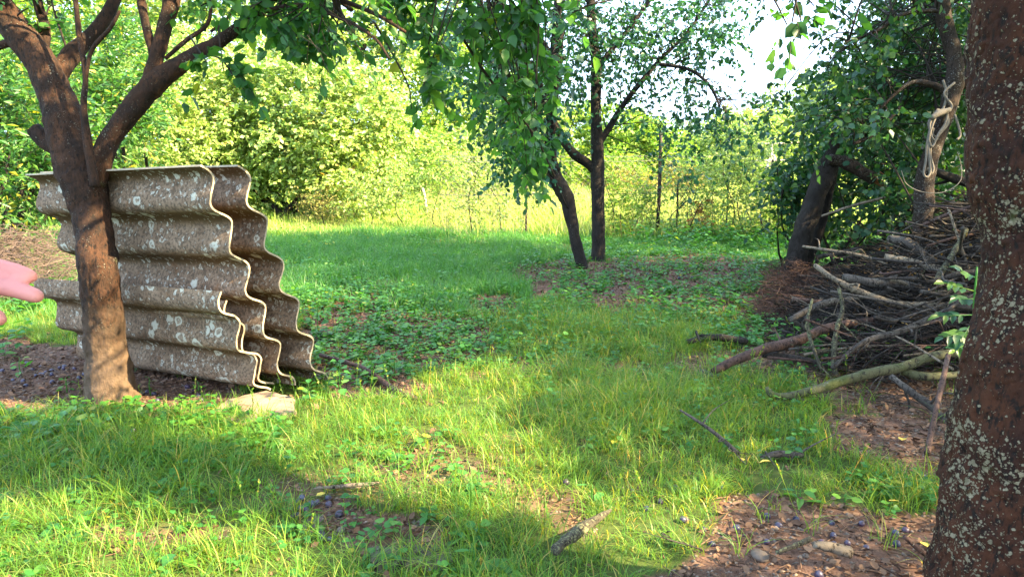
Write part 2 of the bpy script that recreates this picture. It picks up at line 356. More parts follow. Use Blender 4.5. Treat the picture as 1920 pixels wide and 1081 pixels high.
M['cream'] = plain('cream', (.42, .32, .15), (.50, .40, .20), 8, .5, .05)
M['skin'] = plain('skin', (.50, .17, .15), (.62, .24, .20), 18, .5, .08, .4)
M['cloth'] = plain('cloth', (.10, .12, .18), (.14, .16, .22), 60, .9)
M['trouser'] = plain('trouser', (.05, .05, .06), (.08, .08, .09), 60, .9)
M['hair'] = plain('hair', (.04, .025, .015), (.08, .05, .03), 80, .6)
def plummat():
    m, n, o = newmat('plum_skin'); tc = N_(n, 'TexCoord'); oi = N_(n, 'ObjectInfo')
    f = noise_n(n, tc.outputs['Object'], 45, 5, .6)
    a = mixc(n, oi.outputs['Random'], (.05, .015, .035), (.018, .018, .05))
    c = mixc(n, ramp(n, f, [(.35, (0, 0, 0)), (.6, (.5, .5, .5))]).outputs[0], a, (.075, .085, .14))
    p = N_(n, 'BsdfPrincipled'); n.links.new(c, p.inputs['Base Color']); p.inputs['Roughness'].default_value = .42; n.links.new(p.outputs[0], o.inputs[0]); return m
M['plum'] = plummat()
def sheetmat():
    m, n, o = newmat('fibre_cement'); tc = N_(n, 'TexCoord'); co = tc.outputs['Object']
    at_ = N_(n, 'Attribute'); at_.attribute_name = 'w'; wv = at_.outputs['Fac']
    f = noise_n(n, co, 7, 6, .65, .4); g = noise_n(n, co, 60, 4, .7)
    c = mixc(n, ramp(n, f, [(.3, (0, 0, 0)), (.7, (1, 1, 1))]).outputs[0], (.145, .088, .052), (.33, .225, .145))
    c = mixc(n, ramp(n, g, [(.42, (.75, .75, .75)), (.55, (0, 0, 0))]).outputs[0], c, (.06, .045, .03))
    # underside shade and warm bounce light painted in as a brown band
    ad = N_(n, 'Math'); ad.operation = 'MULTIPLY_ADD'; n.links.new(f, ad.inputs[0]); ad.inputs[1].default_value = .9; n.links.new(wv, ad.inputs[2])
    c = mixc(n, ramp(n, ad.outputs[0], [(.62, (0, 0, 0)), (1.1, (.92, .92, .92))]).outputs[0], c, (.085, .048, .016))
    # rust-brown blotches
    h = noise_n(n, co, 11, 5, .7, .8); c = mixc(n, ramp(n, h, [(.60, (0, 0, 0)), (.68, (.7, .7, .7))]).outputs[0], c, (.16, .078, .032))
    # rosette lichens: rings round voronoi points
    wp = N_(n, 'VectorMath'); wp.operation = 'MULTIPLY_ADD'; nn = N_(n, 'TexNoise'); nn.inputs['Scale'].default_value = 34; nn.inputs['Detail'].default_value = 3
    n.links.new(co, nn.inputs['Vector']); n.links.new(nn.outputs['Color'], wp.inputs[0]); wp.inputs[1].default_value = (.05, .05, .05); n.links.new(co, wp.inputs[2])
    for sc, r0, th, colr in ((9.5, .52, .46, (.50, .48, .38)), (24, .46, .44, (.45, .43, .35)), (50, .40, .47, (.38, .37, .31))):
        v = N_(n, 'TexVoronoi'); v.inputs['Scale'].default_value = sc; n.links.new(wp.outputs[0], v.inputs['Vector'])
        sep = N_(n, 'SeparateColor'); n.links.new(v.outputs['Color'], sep.inputs[0])
        d = N_(n, 'Math'); d.operation = 'DIVIDE'; n.links.new(v.outputs['Distance'], d.inputs[0])
        sz = N_(n, 'Math'); sz.operation = 'MULTIPLY_ADD'; n.links.new(sep.outputs[0], sz.inputs[0]); sz.inputs[1].default_value = r0*.6; sz.inputs[2].default_value = .12; n.links.new(sz.outputs[0], d.inputs[1])
        ring = ramp(n, d.outputs[0], [(0, (.25, .25, .25)), (.5, (.15, .15, .15)), (.62, (.95, .95, .95)), (.9, (.8, .8, .8)), (1.0, (0, 0, 0))]).outputs[0]
        big = noise_n(n, co, 3.2, 3, .6)
        sb = N_(n, 'Math'); sb.operation = 'ADD'; n.links.new(big, sb.inputs[0]); sw = N_(n, 'Math'); sw.operation = 'MULTIPLY'; n.links.new(sep.outputs[1], sw.inputs[0]); sw.inputs[1].default_value = .35; n.links.new(sw.outputs[0], sb.inputs[1])
        gate = ramp(n, sb.outputs[0], [(th+.18, (0, 0, 0)), (th+.20, (1, 1, 1))]).outputs[0]
        mm = mixc(n, 1.0, ring, gate, 'MULTIPLY'); c = mixc(n, mm, c, colr)
    p = N_(n, 'BsdfPrincipled'); n.links.new(c, p.inputs['Base Color']); p.inputs['Roughness'].default_value = .88; p.inputs['Specular IOR Level'].default_value = .25
    b = N_(n, 'Bump'); b.inputs['Strength'].default_value = .55; b.inputs['Distance'].default_value = .006; n.links.new(g, b.inputs['Height']); n.links.new(b.outputs[0], p.inputs['Normal'])
    n.links.new(p.outputs[0], o.inputs[0]); return m
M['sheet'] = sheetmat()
M['sheet_edge'] = plain('sheet_edge', (.30, .24, .16), (.45, .38, .27), 60, .9)

# ------------------------------------------------------------ ground cover density (1 = grass, 0 = bare soil)
BARE = [([(-300, 600), (60, 640), (170, 655), (330, 690), (560, 740), (560, 775), (380, 790), (200, 770), (0, 790), (-300, 800)], .97),
        ([(565, 945), (650, 935), (700, 985), (860, 985), (850, 1040), (700, 1060), (600, 1030)], .97),
        ([(1235, 1200), (1225, 1090), (1290, 990), (1370, 930), (1480, 930), (1620, 960), (1740, 960), (1900, 960), (1900, 1200)], .90),
        ([(1540, 790), (1640, 770), (1830, 760), (1830, 930), (1700, 905), (1600, 860)], .97),
        ([(190, 975), (420, 985), (430, 1010), (200, 1010)], .75), ([(870, 900), (1000, 900), (1150, 930), (1120, 1000), (930, 960)], .6),
        ([(880, 560), (980, 560), (980, 585), (890, 590)], .98),
        ([(960, 500), (1150, 480), (1400, 480), (1440, 520), (1430, 570), (1300, 600), (1150, 590), (1000, 560)], .86),
        ([(560, 570), (700, 560), (900, 600), (960, 650), (900, 690), (740, 700), (600, 720), (560, 640)], .88),
        ([(1230, 470), (1420, 480), (1440, 500), (1250, 500)], .7),
        ([(590, 690), (740, 690), (820, 740), (600, 745)], .8),
        ([(1400, 520), (1700, 500), (1900, 560), (1900, 760), (1560, 770), (1500, 720), (1380, 650), (1400, 600)], .93),
        ([(480, 400), (560, 400), (560, 412), (480, 412)], .9)]
def density(x, y):
    P = np.stack([x, y, np.zeros_like(x)], -1); px, py, d = proj(P)
    px = px+38*fbm(P, 3.2, 8)*np.clip(4/np.maximum(d, 1), .3, 2); py = py+22*fbm(P, 3.4, 9)*np.clip(4/np.maximum(d, 1), .3, 1.5)
    r = np.ones(x.shape)
    for p, s in BARE: r = np.where(inpoly(px, py, p), np.minimum(r, 1-s), r)
    r = r*np.clip(1.15+1.0*fbm(P, 1.3, 12), .25, 1)
    return np.where(d > 0, r, 1)

def build_ground():
    xs = np.concatenate([-np.geomspace(700, 7, 26), np.arange(-6.9, 8.01, .05), np.geomspace(8.3, 700, 26)])
    ys = np.concatenate([-np.geomspace(500, 1.2, 16), np.arange(-1.0, 14.0, .05), np.geomspace(14.2, 1500, 60)])
    X, Y = np.meshgrid(xs, ys); Z = relief(X, Y); V = np.stack([X, Y, Z], -1).reshape(-1, 3)
    D = density(X, Y); bare = 1-D
    V[:, 2] += (bare.ravel() > .7)*.006*fbm(V, 22, 4)
    nx, ny = len(xs), len(ys); i = np.arange(ny-1)[:, None]*nx; j = np.arange(nx-1)[None]
    mb = MB(); mb.add(V, np.stack([i+j, i+j+1, i+nx+j+1, i+nx+j], -1).reshape(-1, 4))
    m, n, o = newmat('soil'); tc = N_(n, 'TexCoord'); co = tc.outputs['Object']
    f = noise_n(n, co, 9, 8, .7, .3); f2 = noise_n(n, co, 1.3, 4); f3 = noise_n(n, co, 90, 4, .7)
    soil = mixc(n, ramp(n, f, [(.3, (0, 0, 0)), (.7, (1, 1, 1))]).outputs[0], (.065, .032, .022), (.21, .12, .082))
    soil = mixc(n, ramp(n, f3, [(.35, (.8, .8, .8)), (.5, (0, 0, 0))]).outputs[0], soil, (.06, .03, .02))
    grs = mixc(n, ramp(n, f2, [(.3, (0, 0, 0)), (.7, (1, 1, 1))]).outputs[0], (.045, .075, .015), (.075, .09, .025))
    md = mixc(n, ramp(n, f2, [(.3, (0, 0, 0)), (.7, (1, 1, 1))]).outputs[0], (.12, .20, .04), (.24, .27, .08))
    a = N_(n, 'Attribute'); a.attribute_name = 'cover'; b = N_(n, 'Attribute'); b.attribute_name = 'meadow'
    c = mixc(n, a.outputs['Fac'], soil, grs); c = mixc(n, b.outputs['Fac'], c, md)
    p = N_(n, 'BsdfPrincipled'); n.links.new(c, p.inputs['Base Color']); p.inputs['Roughness'].default_value = .95; p.inputs['Specular IOR Level'].default_value = .15
    bp = N_(n, 'Bump'); bp.inputs['Strength'].default_value = .8; bp.inputs['Distance'].default_value = .02; n.links.new(f, bp.inputs['Height']); n.links.new(bp.outputs[0], p.inputs['Normal']); n.links.new(p.outputs[0], o.inputs[0])
    g = mb.build('ground', m); tag(g, 'reddish brown orchard soil with litter between patches of grass', None, None, 'structure')
    for nm, val in (('cover', np.clip(D*1.3-.25, 0, 1)), ('meadow', np.clip((Y-11.8)/2, 0, 1))):
        at_ = g.data.attributes.new(nm, 'FLOAT', 'POINT'); at_.data.foreach_set('value', val.ravel().astype(np.float32))
build_ground()

def blades(mb, x, y, h, wdt, lean, segs=4, z0=None, up=.25):
    n = len(x); P0 = np.stack([x, y, relief(x, y)-.004 if z0 is None else z0], -1)
    a = rng.uniform(0, 2*PI, n); dr = np.stack([np.cos(a), np.sin(a), np.zeros(n)], -1)
    t = np.linspace(0, 1, segs+1)[None, :, None]; H = h[:, None, None]; Ln = lean[:, None, None]
    C = P0[:, None]+np.array([0, 0, 1.0])*H*(t-Ln*.42*t**2.2)+dr[:, None]*H*Ln*(t*up+t**2*(1-up))
    s = np.stack([-np.sin(a), np.cos(a), np.zeros(n)], -1); b = rng.uniform(-.9, .9, n)[:, None]; s = nz(s+b*dr)
    W = wdt[:, None]*np.array([.75, 1, .9, .6, .08] if segs == 4 else ([.8, 1, .65, .08] if segs == 3 else [.9, .8, .08]))[None]
    strips(mb, C, W, s)
def sample_frustum(n, y0, y1, pad=150, powr=1.0, xl=None, xr=None):
    # ground points inside the view between two distances, even per square metre
    Y = np.sqrt(rng.uniform(y0**2, y1**2, n)); px = rng.uniform(-pad if xl is None else xl, 1920+pad if xr is None else xr, n)
    return (px-960)/FPX*(Y*ct+CAMZ*st), Y
def tuft_points(x, y, k, sp):
    n = len(x); a = rng.uniform(0, 2*PI, (n, k)); r = sp*np.sqrt(rng.random((n, k)))
    return (x[:, None]+np.cos(a)*r).ravel(), (y[:, None]+np.sin(a)*r).ravel()
def build_grass():
    mb = MB()
    x, y = sample_frustum(18500, 2.0, 7.6); d = density(x, y); m = rng.random(len(x)) < d**1.5*1.05*np.clip((7.6-y)/1.6, 0, 1)
    x, y = x[m], y[m]; X, Y = tuft_points(x, y, 12, .045); tall = np.repeat(rng.uniform(.55, 1.25, len(x)), 12)
    P = np.stack([X, Y, X*0], -1); hh = (.115+.06*fbm(P, 1.4, 20))*tall
    px, py, _ = proj(P); hh = np.where(inpoly(px, py, [(900, 690), (1250, 660), (1600, 720), (1560, 850), (1250, 870), (1000, 860)]), hh*1.22, hh)
    blades(mb, X, Y, hh*rng.uniform(.6, 1.3, len(X)), rng.uniform(.0018, .0046, len(X)), rng.uniform(.25, 1.35, len(X)))
    tag(mb.build('grass', M['grass']), 'bright green fine grass in tussocks on the near orchard floor', 'grass', None, 'stuff')
    mb = MB()
    x, y = sample_frustum(36000, 6.0, 13.2, 100); d = density(x, y); m = rng.random(len(x)) < d**1.6*1.0*np.clip((y-5.9)/1.6, 0, 1)
    x, y = x[m], y[m]; X, Y = tuft_points(x, y, 7, .07); P = np.stack([X, Y, X*0], -1); px, py, _ = proj(P)
    sc = np.where(px < 1000, 1.25, .8)
    blades(mb, X, Y, (.14+.04*fbm(P, .8, 21))*sc*rng.uniform(.5, 1.3, len(X)), rng.uniform(.004, .008, len(X)), rng.uniform(.2, 1.1, len(X)), 3)
    tag(mb.build('field_grass', M['field_grass']), 'bluish green shaded grass filling the ground behind the sheets and trees', 'grass', None, 'stuff')
    mb = MB()
    x, y = sample_frustum(60000, 12.3, 22, 60); P = np.stack([x, y, x*0], -1); h = np.clip(.30+.18*fbm(P, .5, 22), .1, .6)
    h = np.where((y < 15.5) & (x < .3), h*.6, h)
    blades(mb, x, y, h*rng.uniform(.6, 1.3, len(x)), rng.uniform(.008, .014, len(x)), rng.uniform(.1, .9, len(x)), 3)
    x, y = sample_frustum(45000, 22, 48, 60); P = np.stack([x, y, x*0], -1)
    blades(mb, x, y, (.38+.2*fbm(P, .3, 22))*rng.uniform(.6, 1.3, len(x)), rng.uniform(.02, .035, len(x)), rng.uniform(.1, .8, len(x)), 2)
    tag(mb.build('meadow_grass', M['meadow']), 'sunlit yellow green meadow grass beyond the wire fence', 'grass', None, 'stuff')
    # straw seed stalks along the fence
    mb = MB(); x, y = sample_frustum(3200, 12.2, 20, 0, xl=800, xr=1520)
    blades(mb, x, y, rng.uniform(.4, .95, len(x)), rng.uniform(.005, .009, len(x)), rng.uniform(.05, .5, len(x)), 3)
    tag(mb.build('straw_grass', M['straw']), 'dry straw coloured tall grass stalks around the wire fence', 'grass', None, 'stuff')
    # seed heads in the near grass
    mb = MB(); x, y = sample_frustum(420, 2.4, 6, 0, xl=300, xr=1700); m = rng.random(len(x)) < density(x, y); x, y = x[m], y[m]
    n = len(x); h = rng.uniform(.16, .28, n); ln = rng.normal(size=(n, 2))*.05; P0 = np.stack([x, y, relief(x, y)], -1)
    t = np.linspace(0, 1, 4)[None, :, None]; top = np.stack([ln[:, 0], ln[:, 1], h], -1)[:, None]; C = P0[:, None]+top*t
    prisms(mb, C, np.full((n, 4), .0011))
    S = np.repeat(C[:, -1], 14, 0)-np.repeat(top[:, 0], 14, 0)*rng.uniform(0, .3, (n*14, 1)); leaves(mb, S, rv(n*14)*.6+np.array([0, 0, .9]), rv(n*14), rng.uniform(.008, .016, n*14), 1)
    tag(mb.build('seed_stalks', M['grass']), 'thin seeding grass stalks standing above the near grass', 'grass', None, 'stuff')
build_grass()

def rosette(lf, st, x, y, n, size, h, lod=0, wid=1.25):
    """low broad-leaved plants: each a short stem with paired leaves"""
    k = len(x); z = relief(x, y); H = rng.uniform(.5, 1.2, k)*h
    lean = rng.normal(size=(k, 2))*.18*h
    T = np.stack([x+lean[:, 0], y+lean[:, 1], z+H], -1); B = np.stack([x, y, z-.01], -1)
    t = np.linspace(0, 1, 3)[None, :, None]; prisms(st, B[:, None]*(1-t)+T[:, None]*t, np.full((k, 3), .0013))
    q = np.linspace(.3, 1, n)[None, :, None]; P = (B[:, None]*(1-q)+T[:, None]*q).reshape(-1, 3)
    a = (rng.uniform(0, 2*PI, k)[:, None]+np.arange(n)[None]*PI*.62).ravel()
    D = np.stack([np.cos(a), np.sin(a), rng.uniform(-.25, .35, k*n)], -1); N = np.array([0, 0, 1.0])+.3*rng.normal(size=(k*n, 3))
    sz = np.repeat(rng.uniform(.7, 1.3, k), n)*size*rng.uniform(.7, 1.15, k*n); leaves(lf, P+D*.006, D, N, sz, lod, wid)
def build_weeds():
    mb = MB()
    def zone(n, poly, y0, y1, nl, size, h, lod, pr=.9):
        x, y = sample_frustum(n, y0, y1, 100); px, py, _ = proj(np.stack([x, y, x*0], -1)); P = np.stack([x, y, x*0], -1)
        m = inpoly(px+25*fbm(P, 2, 31), py+10*fbm(P, 2, 32), poly) & (rng.random(len(x)) < pr*np.clip(.9+1.1*fbm(P, 2.5, 33), .08, 1)); rosette(mb, mb, x[m], y[m], nl, size, h, lod)
    zone(9000, [(540, 520), (900, 560), (1100, 590), (1400, 580), (1420, 660), (1200, 680), (950, 700), (620, 740), (560, 640)], 4.0, 8.8, 8, .042, .085, 0)
    zone(11000, [(480, 430), (1020, 430), (1060, 560), (700, 600), (520, 560)], 6.5, 13, 7, .05, .12, 1, .5)
    zone(12000, [(1080, 455), (1480, 455), (1470, 560), (1300, 600), (1000, 600)], 6.5, 13, 7, .055, .09, 1, .8)
    zone(5000, [(-50, 760), (350, 760), (560, 800), (520, 850), (100, 880), (-50, 850)], 2.6, 5, 8, .042, .07, 0, .55)
    zone(2500, [(-50, 840), (900, 820), (1000, 1100), (-50, 1100)], 2.2, 4, 6, .034, .06, 0, .35)
    zone(2500, [(1560, 900), (1750, 890), (1740, 990), (1640, 980)], 2.2, 4, 8, .028, .06, 0, .9)
    zone(3500, [(-60, 370), (150, 380), (100, 460), (90, 680), (-60, 680)], 4.5, 12, 8, .07, .2, 0, .9)
    zone(6000, [(960, 690), (1500, 700), (1560, 860), (1100, 860)], 2.8, 5.5, 6, .034, .09, 0, .28)
    zone(2500, [(1290, 600), (1480, 560), (1480, 720), (1380, 700)], 4, 8, 8, .045, .09, 0, .6)
    zone(3000, [(1150, 420), (1520, 420), (1520, 475), (1150, 465)], 10.5, 14, 9, .08, .28, 1, .8)
    tag(mb.build('ground_cover', M['weed']), 'low leafy weeds carpeting the shaded orchard floor', 'weeds', None, 'stuff')
build_weeds()

def build_litter():
    mb = MB()
    x, y = sample_frustum(95000, 2.0, 9.5, 80); d = density(x, y); m = rng.random(len(x)) < np.clip(1.02-d, .10, 1)**1.4*.9
    x, y = x[m], y[m]; P = np.stack([x, y, relief(x, y)+rng.uniform(.002, .016, len(x))], -1); n = len(x)
    D = rv(n); D[:, 2] *= .35; leaves(mb, P, D, np.array([0, 0, 1.0])+.6*rng.normal(size=(n, 3)), rng.uniform(.008, .036, n)*rng.choice([.6, 1, 1.25], n), 0, rng.uniform(.5, 1.2))
    # crumbs, woody bits and twigs
    x, y = sample_frustum(20000, 2.0, 7, 80); d = density(x, y); m = rng.random(len(x)) < np.clip(1.0-d, .02, 1)
    x, y = x[m], y[m]; n = len(x); a = rng.uniform(0, PI, n); L = rng.uniform(.02, .09, n); B = np.stack([x, y, relief(x, y)+rng.uniform(.002, .012, n)], -1)
    t = np.linspace(-.5, .5, 3)[None, :, None]; prisms(mb, B[:, None]+np.stack([np.cos(a), np.sin(a), rng.normal(size=n)*.08], -1)[:, None]*L[:, None, None]*t, np.full((n, 3), 1.)*rng.uniform(.0008, .003, n)[:, None])
    tag(mb.build('leaf_litter', M['litter']), 'brown fallen leaves, bark bits and twigs scattered on the bare soil', 'leaf litter', None, 'stuff')
    # small stones as one scatter of grit
    mb = MB(); x, y = sample_frustum(26000, 2.0, 5.5, 60); d = density(x, y); m = rng.random(len(x)) < np.clip(.95-d, 0, 1); x, y = x[m], y[m]; n = len(x)
    s = rng.uniform(.003, .011, n); ico = np.array([[1, 0, 0], [-1, 0, 0], [0, 1, 0], [0, -1, 0], [0, 0, 1], [0, 0, -1]], float)
    F = np.array([[0, 2, 4], [2, 1, 4], [1, 3, 4], [3, 0, 4], [2, 0, 5], [1, 2, 5], [3, 1, 5], [0, 3, 5]])
    V = np.stack([x, y, relief(x, y)], -1)[:, None]+(ico[None]+.25*rng.normal(size=(n, 6, 3)))*s[:, None, None]*np.array([1.2, 1, .7])
    mb.add(V, (F[None]+(np.arange(n)*6)[:, None, None]).reshape(-1, 3)); tag(mb.build('grit', M['pebble']), 'fine grit and crumbs of soil on the bare ground', 'grit', None, 'stuff')
build_litter()

# ------------------------------------------------------------ ellipsoid pieces: plums and stones
def blob(r, seg=18, ring=12, lump=.0, ls=20, seed=0):
    th = np.linspace(0, PI, ring+1)[1:-1]; ph = np.arange(seg)/seg*2*PI
    V = np.array([[0, 0, 1.0]]+[[math.sin(a)*math.cos(b), math.sin(a)*math.sin(b), math.cos(a)] for a in th for b in ph]+[[0, 0, -1.0]])
    V = V*np.asarray(r); V = V*(1+lump*fbm(V, ls, seed)[:, None])
    n = len(V); q = []; tr = []
    for i in range(ring-2):
        for j in range(seg): q.append((1+i*seg+j, 1+(i+1)*seg+j, 1+(i+1)*seg+(j+1) % seg, 1+i*seg+(j+1) % seg))
    for j in range(seg): tr.append((0, 1+j, 1+(j+1) % seg)); b = 1+(ring-2)*seg; tr.append((n-1, b+(j+1) % seg, b+j))
    return V, [np.array(q), np.array(tr)]
def put(name, V, F, mat, loc, label, cat, group=None, rot=(0, 0, 0), smooth=True, scale=1):
    mb = MB(); mb.add(V, F); o = mb.build(name, mat, None, smooth); o.location = tuple(loc); o.rotation_euler = rot; o.scale = (scale,)*3
    return tag(o, label, cat, group)
def gz(x, y): return float(relief(np.array([float(x)]), np.array([float(y)]))[0])
V, F = blob((.0155, .0135, .0135), lump=.03, ls=60)
proto = None
PL = [([(565, 955, 14, 24), (600, 950, 30, 18)], 12, 'dusky blue fallen plum in the little heap of plums and stones at bottom centre'),
      ([(600, 1010, 30, 14)], 5, 'blue plum lying on the soil just below the little heap of plums at bottom centre'),
      ([(1560, 1005, 130, 60)], 15, 'fallen plum among wood chips on the dark soil left of the big right trunk'),
      ([(1330, 990, 50, 50)], 5, 'fallen plum at the left edge of the dark soil at bottom right'),
      ([(90, 700, 90, 26)], 26, 'fallen plum on the littered soil left of the left tree trunk'),
      ([(330, 735, 90, 14)], 9, 'fallen plum on the soil strip right of the left tree trunk'),
      ([(1190, 525, 150, 30)], 42, 'small blue plum on the bare ground under the pair of plum trees'),
      ([(790, 640, 130, 40)], 22, 'blue fallen plum among shaded weeds behind the corrugated sheets'),
      ([(1180, 930, 120, 25)], 9, 'blue fallen plum in thin grass at lower centre right'),
      ([(230, 870, 200, 60)], 10, 'fallen plum hidden in the sunny grass at lower left'),
      ([(1740, 900, 10, 10)], 2, 'dark blue plum beside the foot of the big right trunk')]
for regs, cnt, lab in PL:
    for i in range(cnt):
        a, b, sa, sb = regs[i % len(regs)]; g = G(a+rng.normal()*sa*.6, b+rng.normal()*sb*.6)
        if proto is None: o = proto = put('plum', V, F, M['plum'], g, lab, 'plum')
        else: o = proto.copy(); COL.objects.link(o); o['label'] = lab
        o['group'] = 'plums: '+lab; s = rng.uniform(.8, 1.15); o.scale = (s, s, s); o.rotation_euler = tuple(rng.uniform(0, 6, 3)); o.location = (g[0], g[1], gz(g[0], g[1])+rng.uniform(-.001, .011))
ST = [(592, 978, .03, 'rounded tan stone in the little heap at bottom centre'), (570, 990, .02, 'small grey stone below the heap of plums at bottom centre'),
      (640, 995, .016, 'little pale stone right of the heap of plums'), (1452, 998, .012, 'small oval pale pebble on dark soil at lower right'),
      (1510, 1050, .012, 'light grey pebble on dark soil near the bottom edge'), (1425, 1050, .03, 'flat reddish stone at the bottom edge on dark soil'),
      (1420, 985, .010, 'brown pebble at the upper left of the dark soil patch'), (1425, 1030, .011, 'grey pebble left of the split wood sliver')]
for i, (a, b, r, lab) in enumerate(ST):
    v, f = blob((r*1.2, r, r*.6), 12, 8, .18, 1/r*.8, i); g = G(a, b); put('stone', v, f, M['pebble'], (g[0], g[1], gz(g[0], g[1])+r*.25), lab, 'stone', None, (0, 0, i))

# ------------------------------------------------------------ corrugated sheets leaning on the left tree
def sheet(TR, BR, TL, nw, amp, label, ph=0.0, th=.0105, top_bare=False):
    TR, BR, TL = map(np.asarray, (TR, BR, TL)); nu, nv = 90, int(nw*26)
    u = TL-TR; v = BR-TR; nrm = nz(np.cross(u, v)[None])[0]
    if nrm[1] > 0: nrm = -nrm
    a = np.linspace(0, 1, nu); b = np.linspace(0, 1, nv); A, B = np.meshgrid(a, b, indexing='ij')
    Lu, Lv = np.linalg.norm(u), np.linalg.norm(v); wv = np.cos((B*nw+ph)*2*PI)
    P = TR+A[..., None]*u+B[..., None]*v; P = P+nz(u[None])[0]*(.008*fbm(P*0+np.stack([B*9, B*0, B*0], -1), 1.7, 7)*(1-A*2))[..., None]
    C = P+nrm*(amp*wv+.004*fbm(P, 1.5, 3))[..., None]
    dC = nz(np.gradient(C, axis=1)); nn = nz(np.cross(nz(u[None])[0][None, None], dC)); nn = np.where((nn*nrm).sum(-1, keepdims=True) < 0, -nn, nn)
    F_ = C+nn*th/2; Bk = C-nn*th/2
    V = np.concatenate([F_.reshape(-1, 3), Bk.reshape(-1, 3)]); i = np.arange(nu-1)[:, None]*nv; j = np.arange(nv-1)[None]; K = nu*nv
    q = np.stack([i+j, i+j+1, i+nv+j+1, i+nv+j], -1).reshape(-1, 4); q2 = q[:, ::-1]+K
    mb = MB(); loc = tuple(BR*.5+(BR+u)*.5)
    e = []
    jj = np.arange(nv-1); e.append(np.stack([jj, jj+1, K+jj+1, K+jj], -1)); o_ = (nu-1)*nv; e.append(np.stack([o_+jj+1, o_+jj, K+o_+jj, K+o_+jj+1], -1))
    ii = np.arange(nu-1)*nv; e.append(np.stack([ii+nv, ii, K+ii, K+ii+nv], -1)); t_ = ii+nv-1; e.append(np.stack([t_, t_+nv, K+t_+nv, K+t_], -1))
    mb.add(V, [q, q2], 0); n0 = mb.n; mb.n -= len(V)      # edge faces reuse the same vertices
    for f in e: mb.f.append(f); mb.mi.append((len(f), 1))
    mb.n = n0
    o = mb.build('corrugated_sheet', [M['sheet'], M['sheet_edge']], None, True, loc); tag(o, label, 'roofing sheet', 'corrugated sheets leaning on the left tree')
    at_ = o.data.attributes.new('w', 'FLOAT', 'POINT'); wu = np.cos((B*nw+ph)*2*PI-2.1); ww = np.concatenate([wu.ravel(), wu.ravel()]); at_.data.foreach_set('value', np.clip(ww*.5+.2, -.3, .8).astype(np.float32))  # mask for the shade painted under the waves
    try:
        o.data.attributes.new('sharp_edge', 'BOOLEAN', 'EDGE')
    except Exception: pass
    es = o.modifiers.new('edge', 'EDGE_SPLIT'); es.split_angle = R(55)
    return o
TRb = at(377, 309, 3.72); BRb = G(548, 733)+np.array([0, 0, .02])
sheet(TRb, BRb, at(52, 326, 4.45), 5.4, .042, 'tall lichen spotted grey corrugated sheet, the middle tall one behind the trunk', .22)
sheet(at(447, 309, 3.98), G(608, 725)+np.array([0, 0, .02]), at(80, 322, 4.9), 5.4, .044, 'rearmost corrugated sheet, tallest at right with dark shade bands painted under its waves', .20)
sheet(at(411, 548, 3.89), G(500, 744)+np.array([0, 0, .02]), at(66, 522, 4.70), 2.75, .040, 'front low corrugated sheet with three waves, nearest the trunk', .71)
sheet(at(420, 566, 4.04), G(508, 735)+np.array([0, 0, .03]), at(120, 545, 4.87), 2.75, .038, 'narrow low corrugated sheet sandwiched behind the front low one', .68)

# ------------------------------------------------------------ flat stone slab, log, boards
def slab(name, pts, h, mat, label, cat, z=0.0, bev=.012):
    P = np.array([G(*p)[:2] for p in pts]); c = P.mean(0); n = len(P); Q = []
    for i in range(n):
        a, b = P[i], P[(i+1) % n]
        for t in np.linspace(0, 1, 8)[:-1]: Q.append(a*(1-t)+b*t)
    Q = np.array(Q); Q = Q+.003*rng.normal(size=Q.shape); m = len(Q); lv = [(0, -.03, 1.0), (1, h*.75, 1.0), (2, h, .96), (3, h+.002, .6), (4, h, .25)]
    V = np.vstack([np.column_stack([c+(Q-c)*s, np.full(m, zz)]) for _, zz, s in lv]); V[:, 2] += .006*fbm(V, 12, 5)*(V[:, 2] > 0); F = []
    for k in range(4):
        for i in range(m): F.append((k*m+i, k*m+(i+1) % m, (k+1)*m+(i+1) % m, (k+1)*m+i))
    V = np.vstack([V, [[c[0], c[1], h]]]); T = [(4*m+i, 4*m+(i+1) % m, 5*m) for i in range(m)]
    mb = MB(); mb.add(V, [np.array(F), np.array(T)]); o = mb.build(name, mat, None, True, (c[0], c[1], gz(*c))); tag(o, label, cat)
    o.location = (c[0], c[1], gz(*c)+z); me = o.data
    es = o.modifiers.new('edge', 'EDGE_SPLIT'); es.split_angle = R(40); return o
slab('stone_slab', [(392, 785), (430, 760), (500, 745), (552, 756), (556, 785), (500, 800), (440, 806)], .045, M['stone'], 'pale sunlit flat stone slab lying in front of the corrugated sheets', 'stone slab')
slab('half_buried_slab', [(690, 1032), (840, 1025), (850, 1062), (700, 1068)], .018, M['moss_stone'], 'flat grey slab half buried in soil at the bottom centre', 'stone slab')
def log(name, pts, d, mat, label, cat, group=None, seg=10, rough=.25, rs=14, parent=None, ends=None, twigs=0, tw_len=.25, k=5, dead=True):
    P, r = trace(pts, d); mb = MB(); C = tube(mb, P, r, seg, k, rough, rs)
    if twigs:
        for _ in range(twigs):
            i = rng.integers(len(C)//5, len(C)); s = C[i]; dd = nz((C[min(i+1, len(C)-1)]-C[max(i-1, 0)])[None])[0]+.8*rng.normal(size=3); dd = dd/np.linalg.norm(dd)
            L = tw_len*rng.uniform(.4, 1.3); e1 = s+dd*L*.5+.03*rng.normal(size=3); e2 = s+dd*L+.06*rng.normal(size=3)
            tube(mb, [s, e1, e2], [r[len(r)//2]*.45, r[len(r)//2]*.3, .0012], 5, 3, 0)
    o = mb.build(name, mat, parent, True, None if parent is not None else tuple(P[0])); return tag(o, label, cat, group)
